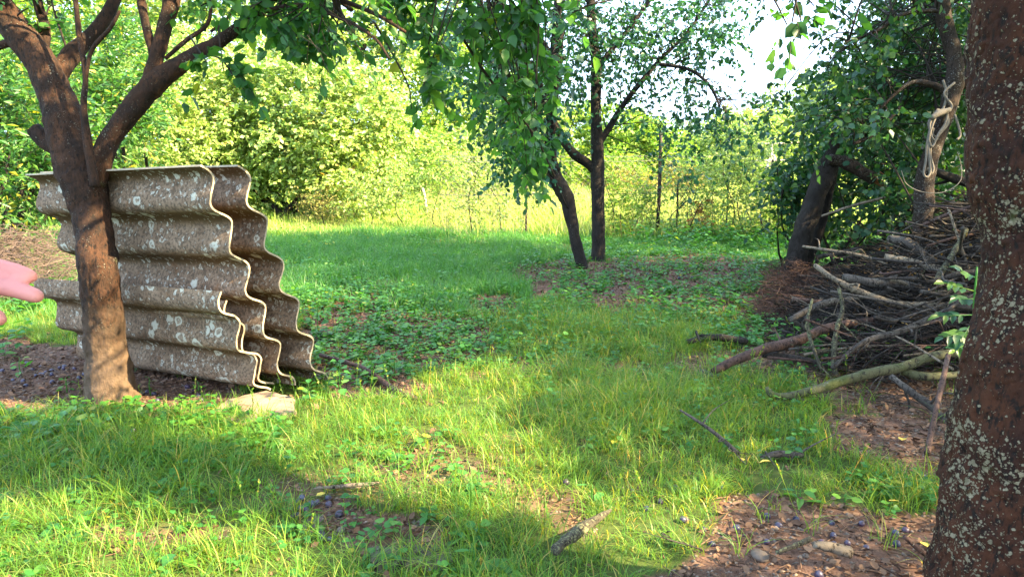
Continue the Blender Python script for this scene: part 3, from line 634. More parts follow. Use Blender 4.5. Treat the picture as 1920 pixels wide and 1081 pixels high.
log('rotten_log', [(1040, 1032, 9, 2.55), (1065, 1010, 12, 2.62), (1090, 992, 11, 2.68), (1125, 968, 7, 2.78), (1145, 955, 3, 2.82)], 2.7, M['lichen_stick'], 'short grey rotten log lying in sunny grass at bottom centre', 'log', rough=.5, rs=25)
log('stick', [(1275, 768, 2, 3.55), (1310, 790, 3.2, 3.5), (1345, 815, 3.5, 3.45), (1385, 850, 4, 3.42)], 3.5, M['stick'], 'thin bare forked stick poking out of grass at centre right', 'stick', twigs=5, tw_len=.12)
log('stick', [(1425, 858, 4), (1460, 850, 6), (1505, 853, 5)], 3.45, M['stick'], 'short grey stick lying level in the grass at right', 'stick', twigs=3, tw_len=.05)
log('stick', [(590, 915, 2.5), (650, 910, 4), (712, 905, 3)], 3.1, M['stick_pale'], 'pale straight stick lying in sunny grass at lower centre left', 'stick', twigs=2, tw_len=.05)
log('stick', [(600, 665, 3.5, 4.95), (680, 690, 4.5, 4.7), (740, 730, 6, 4.4), (810, 762, 6, 4.2)], 4.4, M['stick_red'], 'long dark brown branch lying right of the corrugated sheets', 'stick', twigs=2, tw_len=.1)
log('stick', [(1240, 1000, 4), (1275, 1020, 6), (1340, 1032, 6), (1390, 1020, 4)], 2.7, M['stick_dark'], 'dark root like stick at the left edge of the bottom right soil', 'stick', twigs=3, tw_len=.05)
log('wood_sliver', [(1525, 1020, 6), (1560, 1026, 9), (1595, 1035, 8)], 2.52, M['stick_pale'], 'pale split wood sliver on the dark soil at bottom right', 'wood piece', rough=.5)
log('stick', [(1455, 1035, 4), (1490, 1022, 5), (1522, 1008, 5)], 2.55, M['lichen_stick'], 'grey twig with a yellow lichen tip beside the pale wood sliver', 'stick')
log('bark_strip', [(1695, 1005, 5), (1715, 1022, 6), (1735, 1038, 5)], 2.55, M['stick_red'], 'brown bark strip on soil by the foot of the big right trunk', 'bark strip', rough=.4)
log('stick', [(1290, 640, 5, 5.4), (1340, 632, 7, 5.5), (1400, 640, 6, 5.5)], 5.4, M['stick_dark'], 'short dark stick lying in weeds left of the brush pile', 'stick', twigs=3, tw_len=.1)
log('kerb_stone', [(1310, 698, 7, 4.72), (1370, 713, 9, 4.56), (1425, 730, 8, 4.42)], 4.5, M['moss_stone'], 'long mossy pole half sunk in grass left of the brush pile', 'log', rough=.3)
for i, (a, b) in enumerate([(1665, 950), (1690, 835), (1395, 872), (1445, 878), (610, 930), (1725, 1022)]):
    g = G(a, b); mb = MB(); n = 1; P = np.array([[0, 0, 0.0]]); leaves(mb, P, np.array([[math.cos(i), math.sin(i), .05]]), np.array([[.1, .2, 1.0]]), .045+.01*(i % 2), 0)
    o = mb.build('fallen_leaf', M['yellow_leaf'], None, True); o.location = (g[0], g[1], gz(*g[:2])+.02+.02*(i in (0, 2, 3)))
    tag(o, ['curled yellow leaf on green weeds left of the big right trunk', 'small yellow leaf on bare soil under the brush pile', 'yellow leaf caught in grass below the forked stick', 'yellow leaf in grass right of the forked stick tip', 'tan leaf just above the little heap of plums', 'orange leaf on soil near the big right trunk foot'][i], 'leaf')

# ------------------------------------------------------------ trees
def crown_twigs(tw, lf, spots, skel, nper, L, nl, size, lod=0, mask=None, keep=None, droop=.35, gap=0, tr=.0025, link=True, wid=1.0, up=.0):
    """spots: (centre, radius). A thin branch runs from the nearest limb point to each spot; leafy twigs fill it"""
    SK = np.array(skel); Ss, Ds = [], []
    for c, r in spots:
        c = np.asarray(c, float)
        if link and len(SK):
            d = np.linalg.norm(SK-c, axis=1); ok_ = np.nonzero(d < d.min()*1.3+.05)[0]; s = SK[rng.choice(ok_)]; D = c-s
            if .1 < np.linalg.norm(D) < 1.7:
                mid = s+D*.5+np.array([0, 0, .14])*np.linalg.norm(D)+.10*rng.normal(size=3)*np.linalg.norm(D)
                tube(tw, [s, mid, c+rng.normal(size=3)*r*.2], [min(.012, .004+.004*np.linalg.norm(D)), .005, .003], 5, 4, 0)
        k = max(1, int(nper)); p = c+rng.normal(size=(k, 3))*r*.45; Ss.append(p); Ds.append(nz(p-c)*.8+rv(k)*.8+np.array([0, 0, up]))
    if Ss: sprays(tw, lf, np.concatenate(Ss), np.concatenate(Ds), L*rng.uniform(.5, 1.3, sum(len(a) for a in Ss)), nl, size, droop, lod, tr, mask, keep, gap, wid)
def finish_tree(name, base, label, cat, trunkmb, bark, tw, lf, leafm, group=None, extra=None):
    t = thing(name, base, label, cat, group)
    trunkmb.build('trunk', bark, t)
    if tw.n: tw.build('twigs', M['twig'], t)
    if lf.n: lf.build('crown', leafm, t)
    return t
def skel_of(*Cs): return [p for C in Cs for p in C]
def pick(boxes, d0, d1, n, rpx=30):      # random spots inside photo polygons at given distances
    res = []
    while len(res) < n:
        p, wgt = boxes[rng.integers(len(boxes))], 1
        xs = [q[0] for q in p]; ys = [q[1] for q in p]; x, y = rng.uniform(min(xs), max(xs)), rng.uniform(min(ys), max(ys))
        if inpoly(np.array([x]), np.array([y]), p)[0]:
            d = rng.uniform(d0, d1); res.append((at(x, y, d), rpx/FPX*d))
    return res

# left tree
def left_tree():
    tb = MB(); tw = MB(); lf = MB(); d = 4.1; base = G(212, 752); Cs = []
    def T(pts, seg=14, rough=.16, k=7, rs=14, ridge=0):
        P, r = trace(pts, d); C = tube(tb, P, r, seg, k, rough, rs, ridge=ridge); Cs.append(C); return C
    b0 = at(212, 760, 4.22)
    T([(212, 778, 58, 4.24), (211, 748, 47, 4.24), (206, 710, 40, 4.22), (199, 650, 37, 4.2), (193, 580, 35, 4.12), (184, 500, 34, 4.05), (172, 410, 34), (152, 335, 38), (130, 262, 36), (110, 190, 32), (76, 118, 28), (34, 60, 27), (-20, -10, 27), (-90, -110, 25), (-140, -220, 20)], 96, .13, 16, ridge=.0045)
    T([(160, 395, 20), (182, 325, 21), (202, 268, 19), (238, 218, 20), (275, 172, 22), (300, 148, 20), (350, 112, 15), (400, 86, 13), (440, 58, 11), (490, 15, 9), (540, -20, 8), (600, -25, 6, 4.0), (660, 20, 4, 3.9)], 48, .18, 10, ridge=.0035)
    T([(275, 180, 14), (290, 120, 14), (306, 60, 13), (322, 0, 15), (330, -90, 14), (345, -200, 10)])
    T([(292, 120, 9), (278, 65, 8), (265, 0, 8), (262, -80, 7)])
    T([(105, 150, 16, 4.15), (130, 108, 17, 4.25), (160, 78, 14, 4.3), (200, 30, 12, 4.35), (225, -30, 10, 4.4), (240, -120, 8, 4.4)])
    T([(75, 130, 9, 4.15), (85, 60, 9, 4.2), (70, 0, 9, 4.2), (60, -80, 8, 4.2)])
    T([(178, 350, 9, 4.0), (165, 270, 8, 3.98), (157, 200, 6, 3.95), (160, 140, 5, 3.95), (148, 60, 5, 3.95), (140, -20, 4, 3.95)], 9)
    T([(160, 150, 4, 3.95), (172, 95, 4, 3.93), (205, 55, 4, 3.9), (225, 20, 3, 3.9)], 7)
    T([(120, 290, 15), (85, 262, 17), (62, 243, 14)], 12, .35)
    T([(60, 90, 9), (20, 80, 8), (-30, 100, 6)], 8)
    T([(425, 65, 7), (400, 95, 8), (430, 75, 3)], 7)
    T([(310, 110, 4), (350, 75, 4), (385, 50, 4), (395, 20, 3), (388, -20, 3)], 7); T([(395, 60, 3), (430, 30, 3), (445, -10, 3)], 6)
    T([(480, 25, 5), (560, 10, 4, 3.9), (640, 35, 4, 3.7), (700, 70, 3, 3.5), (730, 110, 2, 3.4)], 6, 0)
    T([(540, -20, 5, 4.0), (620, -5, 5, 3.8), (700, 25, 4, 3.6), (760, 60, 3, 3.5)], 6, 0)
    # bare hanging twigs at the top centre left
    S = np.array([at(rng.uniform(560, 770), rng.uniform(0, 80), rng.uniform(3.3, 3.9)) for _ in range(46)]); n = len(S)
    sprays(tw, lf, S, np.column_stack([rng.uniform(-.3, .9, n), rng.normal(size=n)*.4, rng.uniform(-.9, .0, n)]), rng.uniform(.15, .4, n), 4, .045, .3, 0, .0016, None, None, .75)
    sp = pick([[(430, -30), (520, -10), (640, 20), (660, 75), (600, 90), (520, 55), (470, 20)]], 3.7, 4.1, 20, 22)+pick([[(380, 115), (430, 100), (440, 140), (420, 165)]], 3.8, 4.0, 3, 10)
    crown_twigs(tw, lf, sp, skel_of(*Cs), 4, .17, 7, .078, 0, None, None, .5)
    crown_twigs(tw, lf, pick([[(480, -50), (760, -50), (740, -10), (600, -10)]], 3.4, 4.1, 8, 22), skel_of(*Cs), 4, .16, 7, .07, 0, None, None, .4)
    crown_twigs(tw, lf, pick([[(-10, -10), (240, -10), (200, 30), (60, 30)], [(340, -20), (470, -20), (440, 30), (360, 30)]], 4.0, 4.8, 12, 26), skel_of(*Cs), 3, .16, 6, .06, 0, None, None, .4)
    # crown above the frame
    for c, rr, k in (((-3.2, 4.6, 3.6), (1.6, 1.4, .9), 150), ((-1.8, 4.4, 3.7), (1.3, 1.3, .8), 110)):
        spt = [(np.array(c)+rv(1)[0]*np.array(rr)*rng.random()**.4, .2) for _ in range(k)]; spt = [s for s in spt if proj(s[0])[1] < -60]
        crown_twigs(tw, lf, spt, skel_of(*Cs), 7, .22, 6, .07, 0, shadow_lit, None, .3, link=True)
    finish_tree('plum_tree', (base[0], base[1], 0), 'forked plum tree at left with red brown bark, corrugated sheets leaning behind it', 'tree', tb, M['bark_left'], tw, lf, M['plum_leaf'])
left_tree()

# pair of trees in the middle
def mid_trees():
    FR = lambda P: np.ones(len(P), bool)
    tb = MB(); tw = MB(); lf = MB(); d = 9.25; b = G(1092, 503); Cs = []
    def T(tb, pts, d, seg=12, rough=.14, k=6, rs=9):
        P, r = trace(pts, d); C = tube(tb, P, r, seg, k, rough, rs); Cs.append(C)
    T(tb, [(1094, 515, 12), (1088, 485, 11), (1078, 445, 11), (1068, 395, 12), (1060, 365, 14), (1043, 338, 15), (1032, 305, 13), (1032, 250, 10), (1035, 180, 9), (1040, 100, 9), (1045, 20, 8), (1050, -80, 7), (1055, -200, 5)], d, 16, .2)
    T(tb, [(1045, 320, 7, 9.2), (1038, 290, 6, 9.2), (1040, 210, 5, 9.2), (1048, 130, 5, 9.2), (1055, 40, 4, 9.2)], d, 8)
    T(tb, [(1035, 180, 5), (1000, 160, 5), (960, 160, 4), (930, 140, 3)], d, 8); T(tb, [(1040, 110, 5), (1000, 60, 5), (950, 20, 4), (900, -30, 3)], d, 8)
    polyA = [(800, 0), (1060, 0), (1060, 130), (1035, 230), (1010, 330), (985, 350), (955, 310), (930, 250), (900, 200), (860, 180), (830, 130), (790, 60)]
    sp = pick([polyA], 8.3, 9.9, 105, 42)+pick([[(950, 230), (1010, 240), (1015, 350), (985, 360)]], 8.2, 8.8, 6, 24)
    crown_twigs(tw, lf, sp, skel_of(*Cs), 6, .32, 8, .078, 0, None, None, .45)
    sp = [(np.array([.35, 9.3, 4.4])+rv(1)[0]*np.array([1.6, 1.5, 1.1])*rng.random()**.4, .3) for _ in range(60)]; sp = [s for s in sp if proj(s[0])[1] < 20]
    crown_twigs(tw, lf, sp, skel_of(*Cs), 8, .32, 7, .075, 1, None, None, .3)
    finish_tree('plum_tree', (b[0], b[1], 0), 'crooked slender plum tree leaning left, left one of the pair in the middle', 'tree', tb, M['bark_mid'], tw, lf, M['mid_leaf'])
    tb = MB(); tw = MB(); lf = MB(); d = 9.95; b = G(1122, 486); Cs.clear()
    T(tb, [(1122, 497, 17), (1122, 475, 13), (1122, 420, 12), (1121, 350, 13), (1120, 280, 12), (1117, 200, 10), (1118, 120, 10), (1110, 50, 9), (1105, -60, 8), (1100, -180, 6)], d, 18, .14)
    T(tb, [(1118, 322, 9), (1100, 305, 9), (1078, 290, 9), (1055, 262, 8), (1036, 226, 8), (1022, 190, 8), (1008, 150, 7), (990, 120, 5), (960, 98, 4)], d, 12, .12)
    T(tb, [(1124, 268, 6), (1145, 235, 6), (1170, 195, 5), (1205, 150, 5), (1240, 110, 4), (1290, 60, 3), (1330, 0, 3)], d, 10)
    T(tb, [(1118, 130, 5), (1150, 90, 5), (1190, 40, 4), (1240, -30, 4)], d, 8); T(tb, [(1112, 305, 3), (1100, 303, 4), (1080, 300, 3)], d, 6)
    T(tb, [(1230, 120, 4, 9.7), (1290, 130, 3, 9.5), (1330, 160, 3, 9.3), (1350, 200, 2, 9.2)], d, 7)
    polyB = [(1050, 0), (1400, 0), (1380, 60), (1370, 110), (1340, 120), (1240, 100), (1160, 150), (1130, 180), (1060, 150)]
    polyC = [(1200, 130), (1290, 120), (1350, 200), (1400, 190), (1370, 240), (1340, 280), (1310, 310), (1285, 330), (1240, 280), (1215, 230)]
    polyD = [(1040, 120), (1150, 120), (1160, 250), (1100, 250), (1060, 240)]
    polyE = [(1250, 210), (1480, 195), (1500, 240), (1420, 275), (1330, 255), (1260, 300)]
    sp = pick([polyB, polyB, polyC], 9.2, 10.6, 150, 40)+pick([polyD], 9.8, 10.6, 5, 28)+pick([polyE], 9.0, 9.8, 14, 24)
    crown_twigs(tw, lf, sp, skel_of(*Cs), 5, .32, 8, .078, 0, None, None, .45, gap=.2)
    sp = [(np.array([1.6, 10.0, 4.6])+rv(1)[0]*np.array([1.8, 1.5, 1.2])*rng.random()**.4, .3) for _ in range(60)]; sp = [s for s in sp if proj(s[0])[1] < 0]
    crown_twigs(tw, lf, sp, skel_of(*Cs), 8, .32, 7, .075, 1, None, None, .3)
    finish_tree('plum_tree', (b[0], b[1], 0), 'upright dark plum tree with a limb crossing left, right of the middle pair', 'tree', tb, M['bark_mid'], tw, lf, M['mid_leaf'])
mid_trees()

# big right trunk in front
def right_tree():
    tb = MB(); tw = MB(); lf = MB(); Cs = []; d = 1.92
    edge = [(1180, 1722, 175, 2.12), (1081, 1740, 160, 2.06), (950, 1762, 150, 2.0), (850, 1777, 142, 1.97), (750, 1793, 135, 1.94), (650, 1812, 130, 1.93), (550, 1833, 124, 1.92), (450, 1842, 118, 1.92), (400, 1836, 120, 1.92), (345, 1817, 128, 1.92), (280, 1815, 128, 1.92), (200, 1823, 124, 1.92), (100, 1820, 126, 1.92), (0, 1823, 128, 1.92), (-120, 1820, 130, 1.95), (-260, 1800, 110, 2.0)]
    P, r = [], []
    for y, x, hw, dd in edge: P.append(at(x+hw+14, y, dd)); r.append(hw/FPX*dd*.97)
    C = tube(tb, P, r, 300, 34, .11, 9, ridge=.0055); Cs.append(C); top = C[-1]; base = P[0]
    bandp = lambda a, b, z: G(a, b)+SV*z/SV[2]      # a point whose shadow falls at that spot of ground
    lims = [[top+np.array([.0, 0, -.15]), top+np.array([-.4, .25, .4]), top+np.array([-.9, .7, .75]), np.array([.2, 2.6, 2.9]), np.array([-.4, 3.0, 2.75])],
            [top+np.array([0, 0, -.1]), bandp(330, 895, 2.35), bandp(120, 868, 2.8), bandp(-150, 850, 3.4)], [top+np.array([0, 0, -.1]), top+np.array([.3, -.6, .7]), top+np.array([.5, -1.6, 1.5])],
            [top+np.array([0, 0, -.1]), top+np.array([-.2, -.3, .8]), top+np.array([-.5, -.4, 1.8])],
            [np.array([.2, 2.6, 2.9]), np.array([.1, 3.4, 2.85]), at(880, -60, 4.3)], [top+np.array([-.4, .25, .4]), at(1640, -110, 2.5), at(1480, -60, 2.9), at(1300, -50, 3.2)],
            [top+np.array([-.4, .25, .4]), np.array([1.0, 2.5, 2.75]), np.array([.9, 3.1, 2.7])]]
    for q, L in enumerate(lims): Cs.append(tube(tb, L, np.linspace((.024, .055, .035, .06)[q] if q < 4 else .024, .008, len(L)), 12, 6, .1, 10))
    # low boughs hanging into the top of the picture
    near = pick([[(735, -10), (1000, -10), (1010, 90), (960, 100), (900, 60), (840, 60), (780, 90), (740, 60)]], 3.6, 4.3, 22, 34) \
        + pick([[(755, 100), (800, 90), (815, 160), (790, 190), (760, 190)]], 3.7, 3.8, 3, 14) \
        + pick([[(840, 60), (1000, 60), (1040, 110), (1020, 230), (980, 200), (920, 190), (870, 150)]], 3.9, 4.8, 14, 32) \
        + pick([[(920, 220), (1010, 200), (1050, 280), (1020, 340), (960, 300)]], 4.4, 5.2, 9, 26)
    crown_twigs(tw, lf, near, skel_of(*Cs), 4, .15, 7, .080, 0, foot_lit, None, .55)
    near2 = pick([[(1040, -15), (1140, -15), (1120, 40), (1060, 40)], [(1400, -15), (1620, -15), (1600, 40), (1510, 50), (1450, 40)], [(1390, 90), (1510, 85), (1500, 190), (1450, 160), (1400, 130)]], 2.8, 3.5, 9, 24)
    crown_twigs(tw, lf, near2, skel_of(*Cs), 2, .12, 5, .062, 0, None, None, .5)
    # a hanging bough along its own curved twig
    pend = [[(880, -60, 6, 4.3), (920, 60, 4, 4.45), (965, 170, 3, 4.6), (1000, 260, 1.5, 4.75)], [(860, 60, 3, 3.9), (905, 130, 3, 4.1), (950, 190, 2.5, 4.3), (1000, 250, 2, 4.5), (1040, 330, 1.5, 4.7)], [(700, 40, 2.5, 3.8), (735, 100, 2, 3.8), (765, 160, 1.6, 3.75), (772, 205, 1, 3.75)]]
    for q in pend: P_, r_ = trace(q, 4); tube(tw, P_, r_, 6, 6, .1, 10)
    base = np.array([base[0], base[1], 0])
    # high crown over the viewer, with the gaps that let sun patches through
    sp = []
    for c, rr, k in (((1.9, 1.9, 4.1), (2.1, 1.8, .9), 260), ((2.6, .2, 4.3), (1.8, 1.7, 1.0), 200), ((.2, .4, 4.4), (1.5, 1.5, .8), 160)):
        for _ in range(k):
            p = np.array(c)+rv(1)[0]*np.array(rr)*rng.random()**.4
            if (proj(p)[1] < -80 or proj(p)[2] < .3) and not shadow_lit(p[None])[0]: sp.append((p, .25))
    crown_twigs(tw, lf, sp, skel_of(*Cs), 10, .24, 6, .075, 0, shadow_lit, lambda P: (proj(P)[1] < -25) | (proj(P)[2] < .3), .3)
    # clumps whose shade makes the two dark bands on the near grass
    spd = []
    while len(spd) < 50:
        pol = DARK[0]; x, y = rng.uniform(-350, 480), rng.uniform(825, 960)
        if not inpoly(np.array([x]), np.array([y]), pol)[0]: continue
        g = G(x, y); t = rng.uniform(2.4, 3.7)/SV[2]; p = g+SV*t
        if proj(p)[1] < -40 or proj(p)[2] < .2: spd.append((p, .10))
    crown_twigs(tw, lf, spd, skel_of(*Cs), 5, .16, 6, .075, 0, shadow_lit, lambda P: (proj(P)[1] < -25) | (proj(P)[2] < .3), .2)
    t = finish_tree('plum_tree', base, 'thick reddish brown trunk flecked with pale lichen at the right edge', 'tree', tb, M['bark_right'], tw, lf, M['plum_leaf'])
right_tree()

# roped tree behind the pile
def roped_tree():
    tb = MB(); tw = MB(); lf = MB(); d = 6.3; Cs = []
    def T(pts, seg=14, rough=.16, k=8, dd=d):
        P, r = trace(pts, dd); C = tube(tb, P, r, seg, k, rough, 12); Cs.append(C)
    T([(1722, 600, 24), (1726, 520, 20), (1730, 450, 17), (1731, 400, 18), (1733, 350, 17), (1742, 300, 15), (1762, 250, 14), (1778, 200, 15), (1790, 145, 16), (1788, 100, 14), (1772, 45, 13), (1765, 0, 13), (1752, -70, 11), (1750, -160, 8)], 24, .2, 10)
    T([(1772, 170, 7), (1745, 158, 6), (1710, 155, 4), (1680, 175, 3), (1650, 205, 2)], 8); T([(1790, 150, 8), (1815, 158, 9), (1850, 160, 8), (1900, 150, 6)], 8)
    T([(1765, 20, 5), (1700, 25, 4), (1640, 60, 3), (1590, 80, 2)], 7); T([(1690, 200, 3), (1640, 250, 4), (1600, 270, 3)], 6)
    T([(1766, 20, 7), (1800, -20, 6), (1860, -80, 6)], 8)
    pol = [(1590, 130), (1630, 40), (1680, 0), (1830, 0), (1830, 280), (1700, 260), (1600, 250), (1540, 260), (1500, 240), (1530, 180)]
    sp = pick([pol], 6.75, 8.6, 170, 36)+pick([[(1400, 190), (1560, 100), (1690, 60), (1690, 240), (1440, 250)]], 5.9, 6.6, 24, 20)
    crown_twigs(tw, lf, sp, skel_of(*Cs), 5, .26, 8, .066, 0, None, None, .4, wid=1.25)
    sp = [(np.array([4.2, 7.2, 3.6])+rv(1)[0]*np.array([2.2, 1.8, 1.5])*rng.random()**.4, .3) for _ in range(150)]; sp = [s for s in sp if proj(s[0])[1] < 120]
    crown_twigs(tw, lf, sp, skel_of(*Cs), 9, .3, 7, .075, 1, shadow_lit, None, .3)
    b = at(1722, 600, d); finish_tree('plum_tree', (b[0], b[1], 0), 'slender lichened tree rising from the brush pile with a rope coil tied to it', 'tree', tb, M['bark_rope'], tw, lf, M['vine_leaf'])
    # rope: loops hanging from a knot
    r = thing('rope_coil', at(1760, 215, d-.1), 'pale grey rope looped and knotted round the slender tree', 'rope'); mb = MB(); dd = d-.10
    def lp(pts, w=2.2): P, rr = trace([(a, b, w) for a, b in pts], dd+rng.uniform(-.02, .02)); tube(mb, P, rr, 6, 6, 0)
    lp([(1768, 150), (1775, 175), (1770, 200), (1762, 215)]); lp([(1790, 155), (1770, 175), (1785, 200), (1765, 218)])
    for q in range(4): lp([(1762-q, 205), (1750-3*q, 230), (1742+2*q, 260-3*q), (1748+3*q, 275-6*q), (1760+q, 250), (1772+2*q, 232), (1776, 210+3*q), (1765, 205)])
    lp([(1745, 235), (1738, 270), (1736, 300), (1732, 325), (1738, 332), (1744, 322), (1742, 295), (1740, 270)]); lp([(1750, 240), (1744, 285), (1750, 315), (1746, 325), (1740, 315)])
    lp([(1790, 215), (1798, 240), (1800, 255), (1794, 262)])
    mb.build('loop', M['rope'], r); mb = MB()
    P, rr = trace([(1745, 222, 4), (1762, 212, 6), (1782, 205, 4)], dd-.03); tube(mb, P, rr, 8, 4, .2, 30); mb.build('knot', M['rope'], r)
    mb = MB(); P, rr = trace([(1690, 320, .7), (1700, 345, .8), (1730, 360, .9), (1770, 360, .9), (1800, 340, .8), (1802, 310, .7), (1795, 285, .6)], 6.05); tube(mb, P, rr, 5, 6)
    tag(mb.build('vine_hoop', M['rope'], None, True, tuple(P[0])), 'thin pale wire hoop hanging in front of the slender roped tree', 'wire')
roped_tree()

def broken_trunk():
    d = 7.45; b = at(1485, 560, d); t = thing('dead_tree', (b[0], b[1], 0), 'leaning dead tree stub left of the brush pile with a broken limb hanging right', 'dead tree'); mb = MB()
    P, r = trace([(1470, 590, 26), (1482, 540, 22), (1495, 480, 19), (1508, 430, 18), (1525, 385, 18), (1540, 340, 19), (1555, 305, 17), (1563, 275, 11), (1566, 250, 8)], d); tube(mb, P, r, 20, 8, .3, 9)
    P, r = trace([(1500, 520, 12, d+.1), (1530, 450, 10, d+.15), (1550, 380, 8, d+.15), (1566, 310, 7, d+.1)], d); tube(mb, P, r, 10, 6, .3, 9)
    mb.build('trunk', M['bark_mid'], t); mb = MB()
    P, r = trace([(1555, 298, 9), (1585, 305, 12), (1615, 322, 12), (1640, 336, 11)], d-.1); tube(mb, P, r, 14, 6, .25, 14); L = mb.build('limb', M['bark_rope'], t)
    mb = MB(); n = 26; s = at(1637, 335, d-.1); e = nz((at(1650, 343, d-.1)-s)[None])[0]; o0 = .8*.055*rng.normal(size=(n, 3))*.6
    C = np.stack([s+o0, s+o0+e*rng.uniform(.03, .09, (n, 1)), s+o0*1.1+e*rng.uniform(.06, .13, (n, 1))], 1); prisms(mb, C, np.tile([.008, .006, .001], (n, 1))); o = mb.build('torn_wood', M['wood_end'], L)
    o.parent = L
broken_trunk()

# ------------------------------------------------------------ brush pile
def brush():
    lab = 'dark bare branch lying in the brush pile, one of its many alike'
    def Hf(x, y):
        a = np.clip((x-1.72-np.clip(y-4.6, 0, 9)*.36)/1.55, 0, 1)**1.0*np.clip((y-4.2)/1.0, 0, 1)**.7*np.clip((8.0-y)/1.0, 0, 1)*np.clip((6.0-x)/1.2, 0, 1)
        return 1.06*a
    mats = [M['stick_dark']]*4+[M['stick']]*6+[M['stick_red']]*2+[M['stick_pale']]
    n = 0
    while n < 285:
        cx, cy = rng.uniform(1.9, 4.9), rng.uniform(4.5, 7.4); H = Hf(cx, cy)
        if H < .08: continue
        front = n < 190
        if front: cy = rng.uniform(4.45, 6.0); H = Hf(cx, cy)
        if H < .06: continue
        z = H*(rng.random()**.65)+.03; L = rng.uniform(.3, 1.0); a = rng.normal()*.42+.08; tl = rng.normal()*.09-.02
        if rng.random() < .12: a += 1.2; tl = rng.normal()*.3
        xl_ = 1.55+max(cy-4.6, 0)*.34+z*1.35+rng.random()**2*1.2; cx = max(xl_+L*abs(math.cos(a)), cx if rng.random() < .35 else 0)
        dr = np.array([math.cos(a), math.sin(a), tl]); r0 = rng.choice([.0065, .009, .0125, .0205], p=[.50, .30, .15, .05])
        k = 5; pts = []
        bend = rng.normal(size=(k, 3))*.05*L; sag = rng.normal()*.12*L
        for i in range(k):
            u = i/(k-1)-.5; p = np.array([cx, cy, z])+dr*L*2*u+bend[i]+np.array([0, .3, 1])*sag*(4*u*u-.5)
            p[2] = max(p[2], .015); pts.append(p)
        sgn = 1 if rng.random() < .65 else -1
        mb = MB(); rr = np.linspace(r0*1.15, r0*.35, k)[::sgn]; C = tube(mb, pts, rr, 7 if r0 < .015 else 10, 4, .22, 18)
        for _ in range(rng.integers(1, 5)):
            i = rng.integers(2, len(C)-2); dd = nz((dr*sgn*.9+rng.normal(size=3)*.55)[None])[0]; l = rng.uniform(.12, .42); s = C[i]
            tube(mb, [s, s+dd*l*.5+.02*rng.normal(size=3), s+dd*l+.05*rng.normal(size=3)], [r0*.5, r0*.32, .0012], 4, 3)
        mt = mats[rng.integers(len(mats))]; mid = np.mean(pts, 0); qx, qy, _ = proj(mid)
        lab = '%s %s branch lying %s of the brush pile, %s' % ('stout' if r0 > .02 else 'medium' if r0 > .012 else 'slim' if r0 > .008 else 'very thin',
            {'stick_dark': 'dark', 'stick': 'grey', 'stick_red': 'reddish brown', 'stick_pale': 'pale'}[mt.name],
            'on top' if qy < 470 else 'in the upper half' if qy < 540 else 'in the lower half' if qy < 620 else 'at the bottom', 'left end' if qx < 1600 else 'middle' if qx < 1730 else 'right end')
        o = mb.build('branch', mt, None, True, tuple(pts[0])); tag(o, lab, 'branch', lab.replace('branch', 'branches')); n += 1
    # thin twigs filling the heap
    m = 8500; cx, cy = rng.uniform(2.1, 5.4, m), rng.uniform(4.35, 7.8, m); H = Hf(cx, cy); k = H > .05; cx, cy, H = cx[k], cy[k], H[k]; m = len(cx)
    z = H*rng.random(m)**.5; a = rng.normal(size=m)*.7+.1; L = rng.uniform(.12, .55, m); dr = np.stack([np.cos(a), np.sin(a), rng.normal(size=m)*.3], -1)
    t = np.linspace(-.5, .5, 4)[None, :, None]; C = np.stack([cx, cy, z], -1)[:, None]+dr[:, None]*L[:, None, None]*t+rng.normal(size=(m, 1, 3))*.04*np.sin((t+.5)*PI)*L[:, None, None]*2
    C[..., 2] = np.maximum(C[..., 2], .01); mb = MB(); prisms(mb, C, rng.uniform(.0015, .0065, m)[:, None]*np.array([1, .9, .7, .4]))
    tag(mb.build('pile_twigs', M['stick_dark']), 'tangle of thin dark twigs filling the brush pile', 'twigs', None, 'stuff')
    mb = MB(); k = 1100; x, y = rng.uniform(1.9, 4.6, k), rng.uniform(4.5, 7.0, k); H = Hf(x, y); q = H > .1; P = np.stack([x, y, H*rng.uniform(.3, 1.05, k)], -1)[q]
    leaves(mb, P, rv(len(P)), rv(len(P)), rng.uniform(.02, .05, len(P)), 0, .9); tag(mb.build('caught_leaves', M['dry_leaf']), 'curled dry leaves caught among the twigs of the brush pile', 'dead leaves', None, 'stuff')
    mb = MB(); k = 70; x, y = rng.uniform(1.9, 3.4, k), rng.uniform(4.4, 5.4, k); H = Hf(x, y); rosette(mb, mb, x, y, 8, .045, .22)
    tag(mb.build('pile_weeds', M['weed']), 'green weeds sprouting along the foot of the brush pile', 'weeds', None, 'stuff')
    # loose fuzz around the edge
    m = 900; x, y = rng.uniform(1.5, 3.4, m), rng.uniform(4.0, 6.5, m); H = Hf(x, y); k = H < .35; x, y, H = x[k], y[k], H[k]; m = len(x)
    dr = rv(m); dr[:, 2] = np.abs(dr[:, 2])*.35; L = rng.uniform(.08, .35, m); C = np.stack([x, y, H+relief(x, y)+.01], -1)[:, None]+dr[:, None]*L[:, None, None]*np.linspace(0, 1, 3)[None, :, None]
    mb = MB(); prisms(mb, C, rng.uniform(.001, .003, m)[:, None]*np.array([1, .8, .4])); tag(mb.build('loose_twigs', M['stick']), 'loose fine twigs strewn along the front of the brush pile', 'twigs', None, 'stuff')
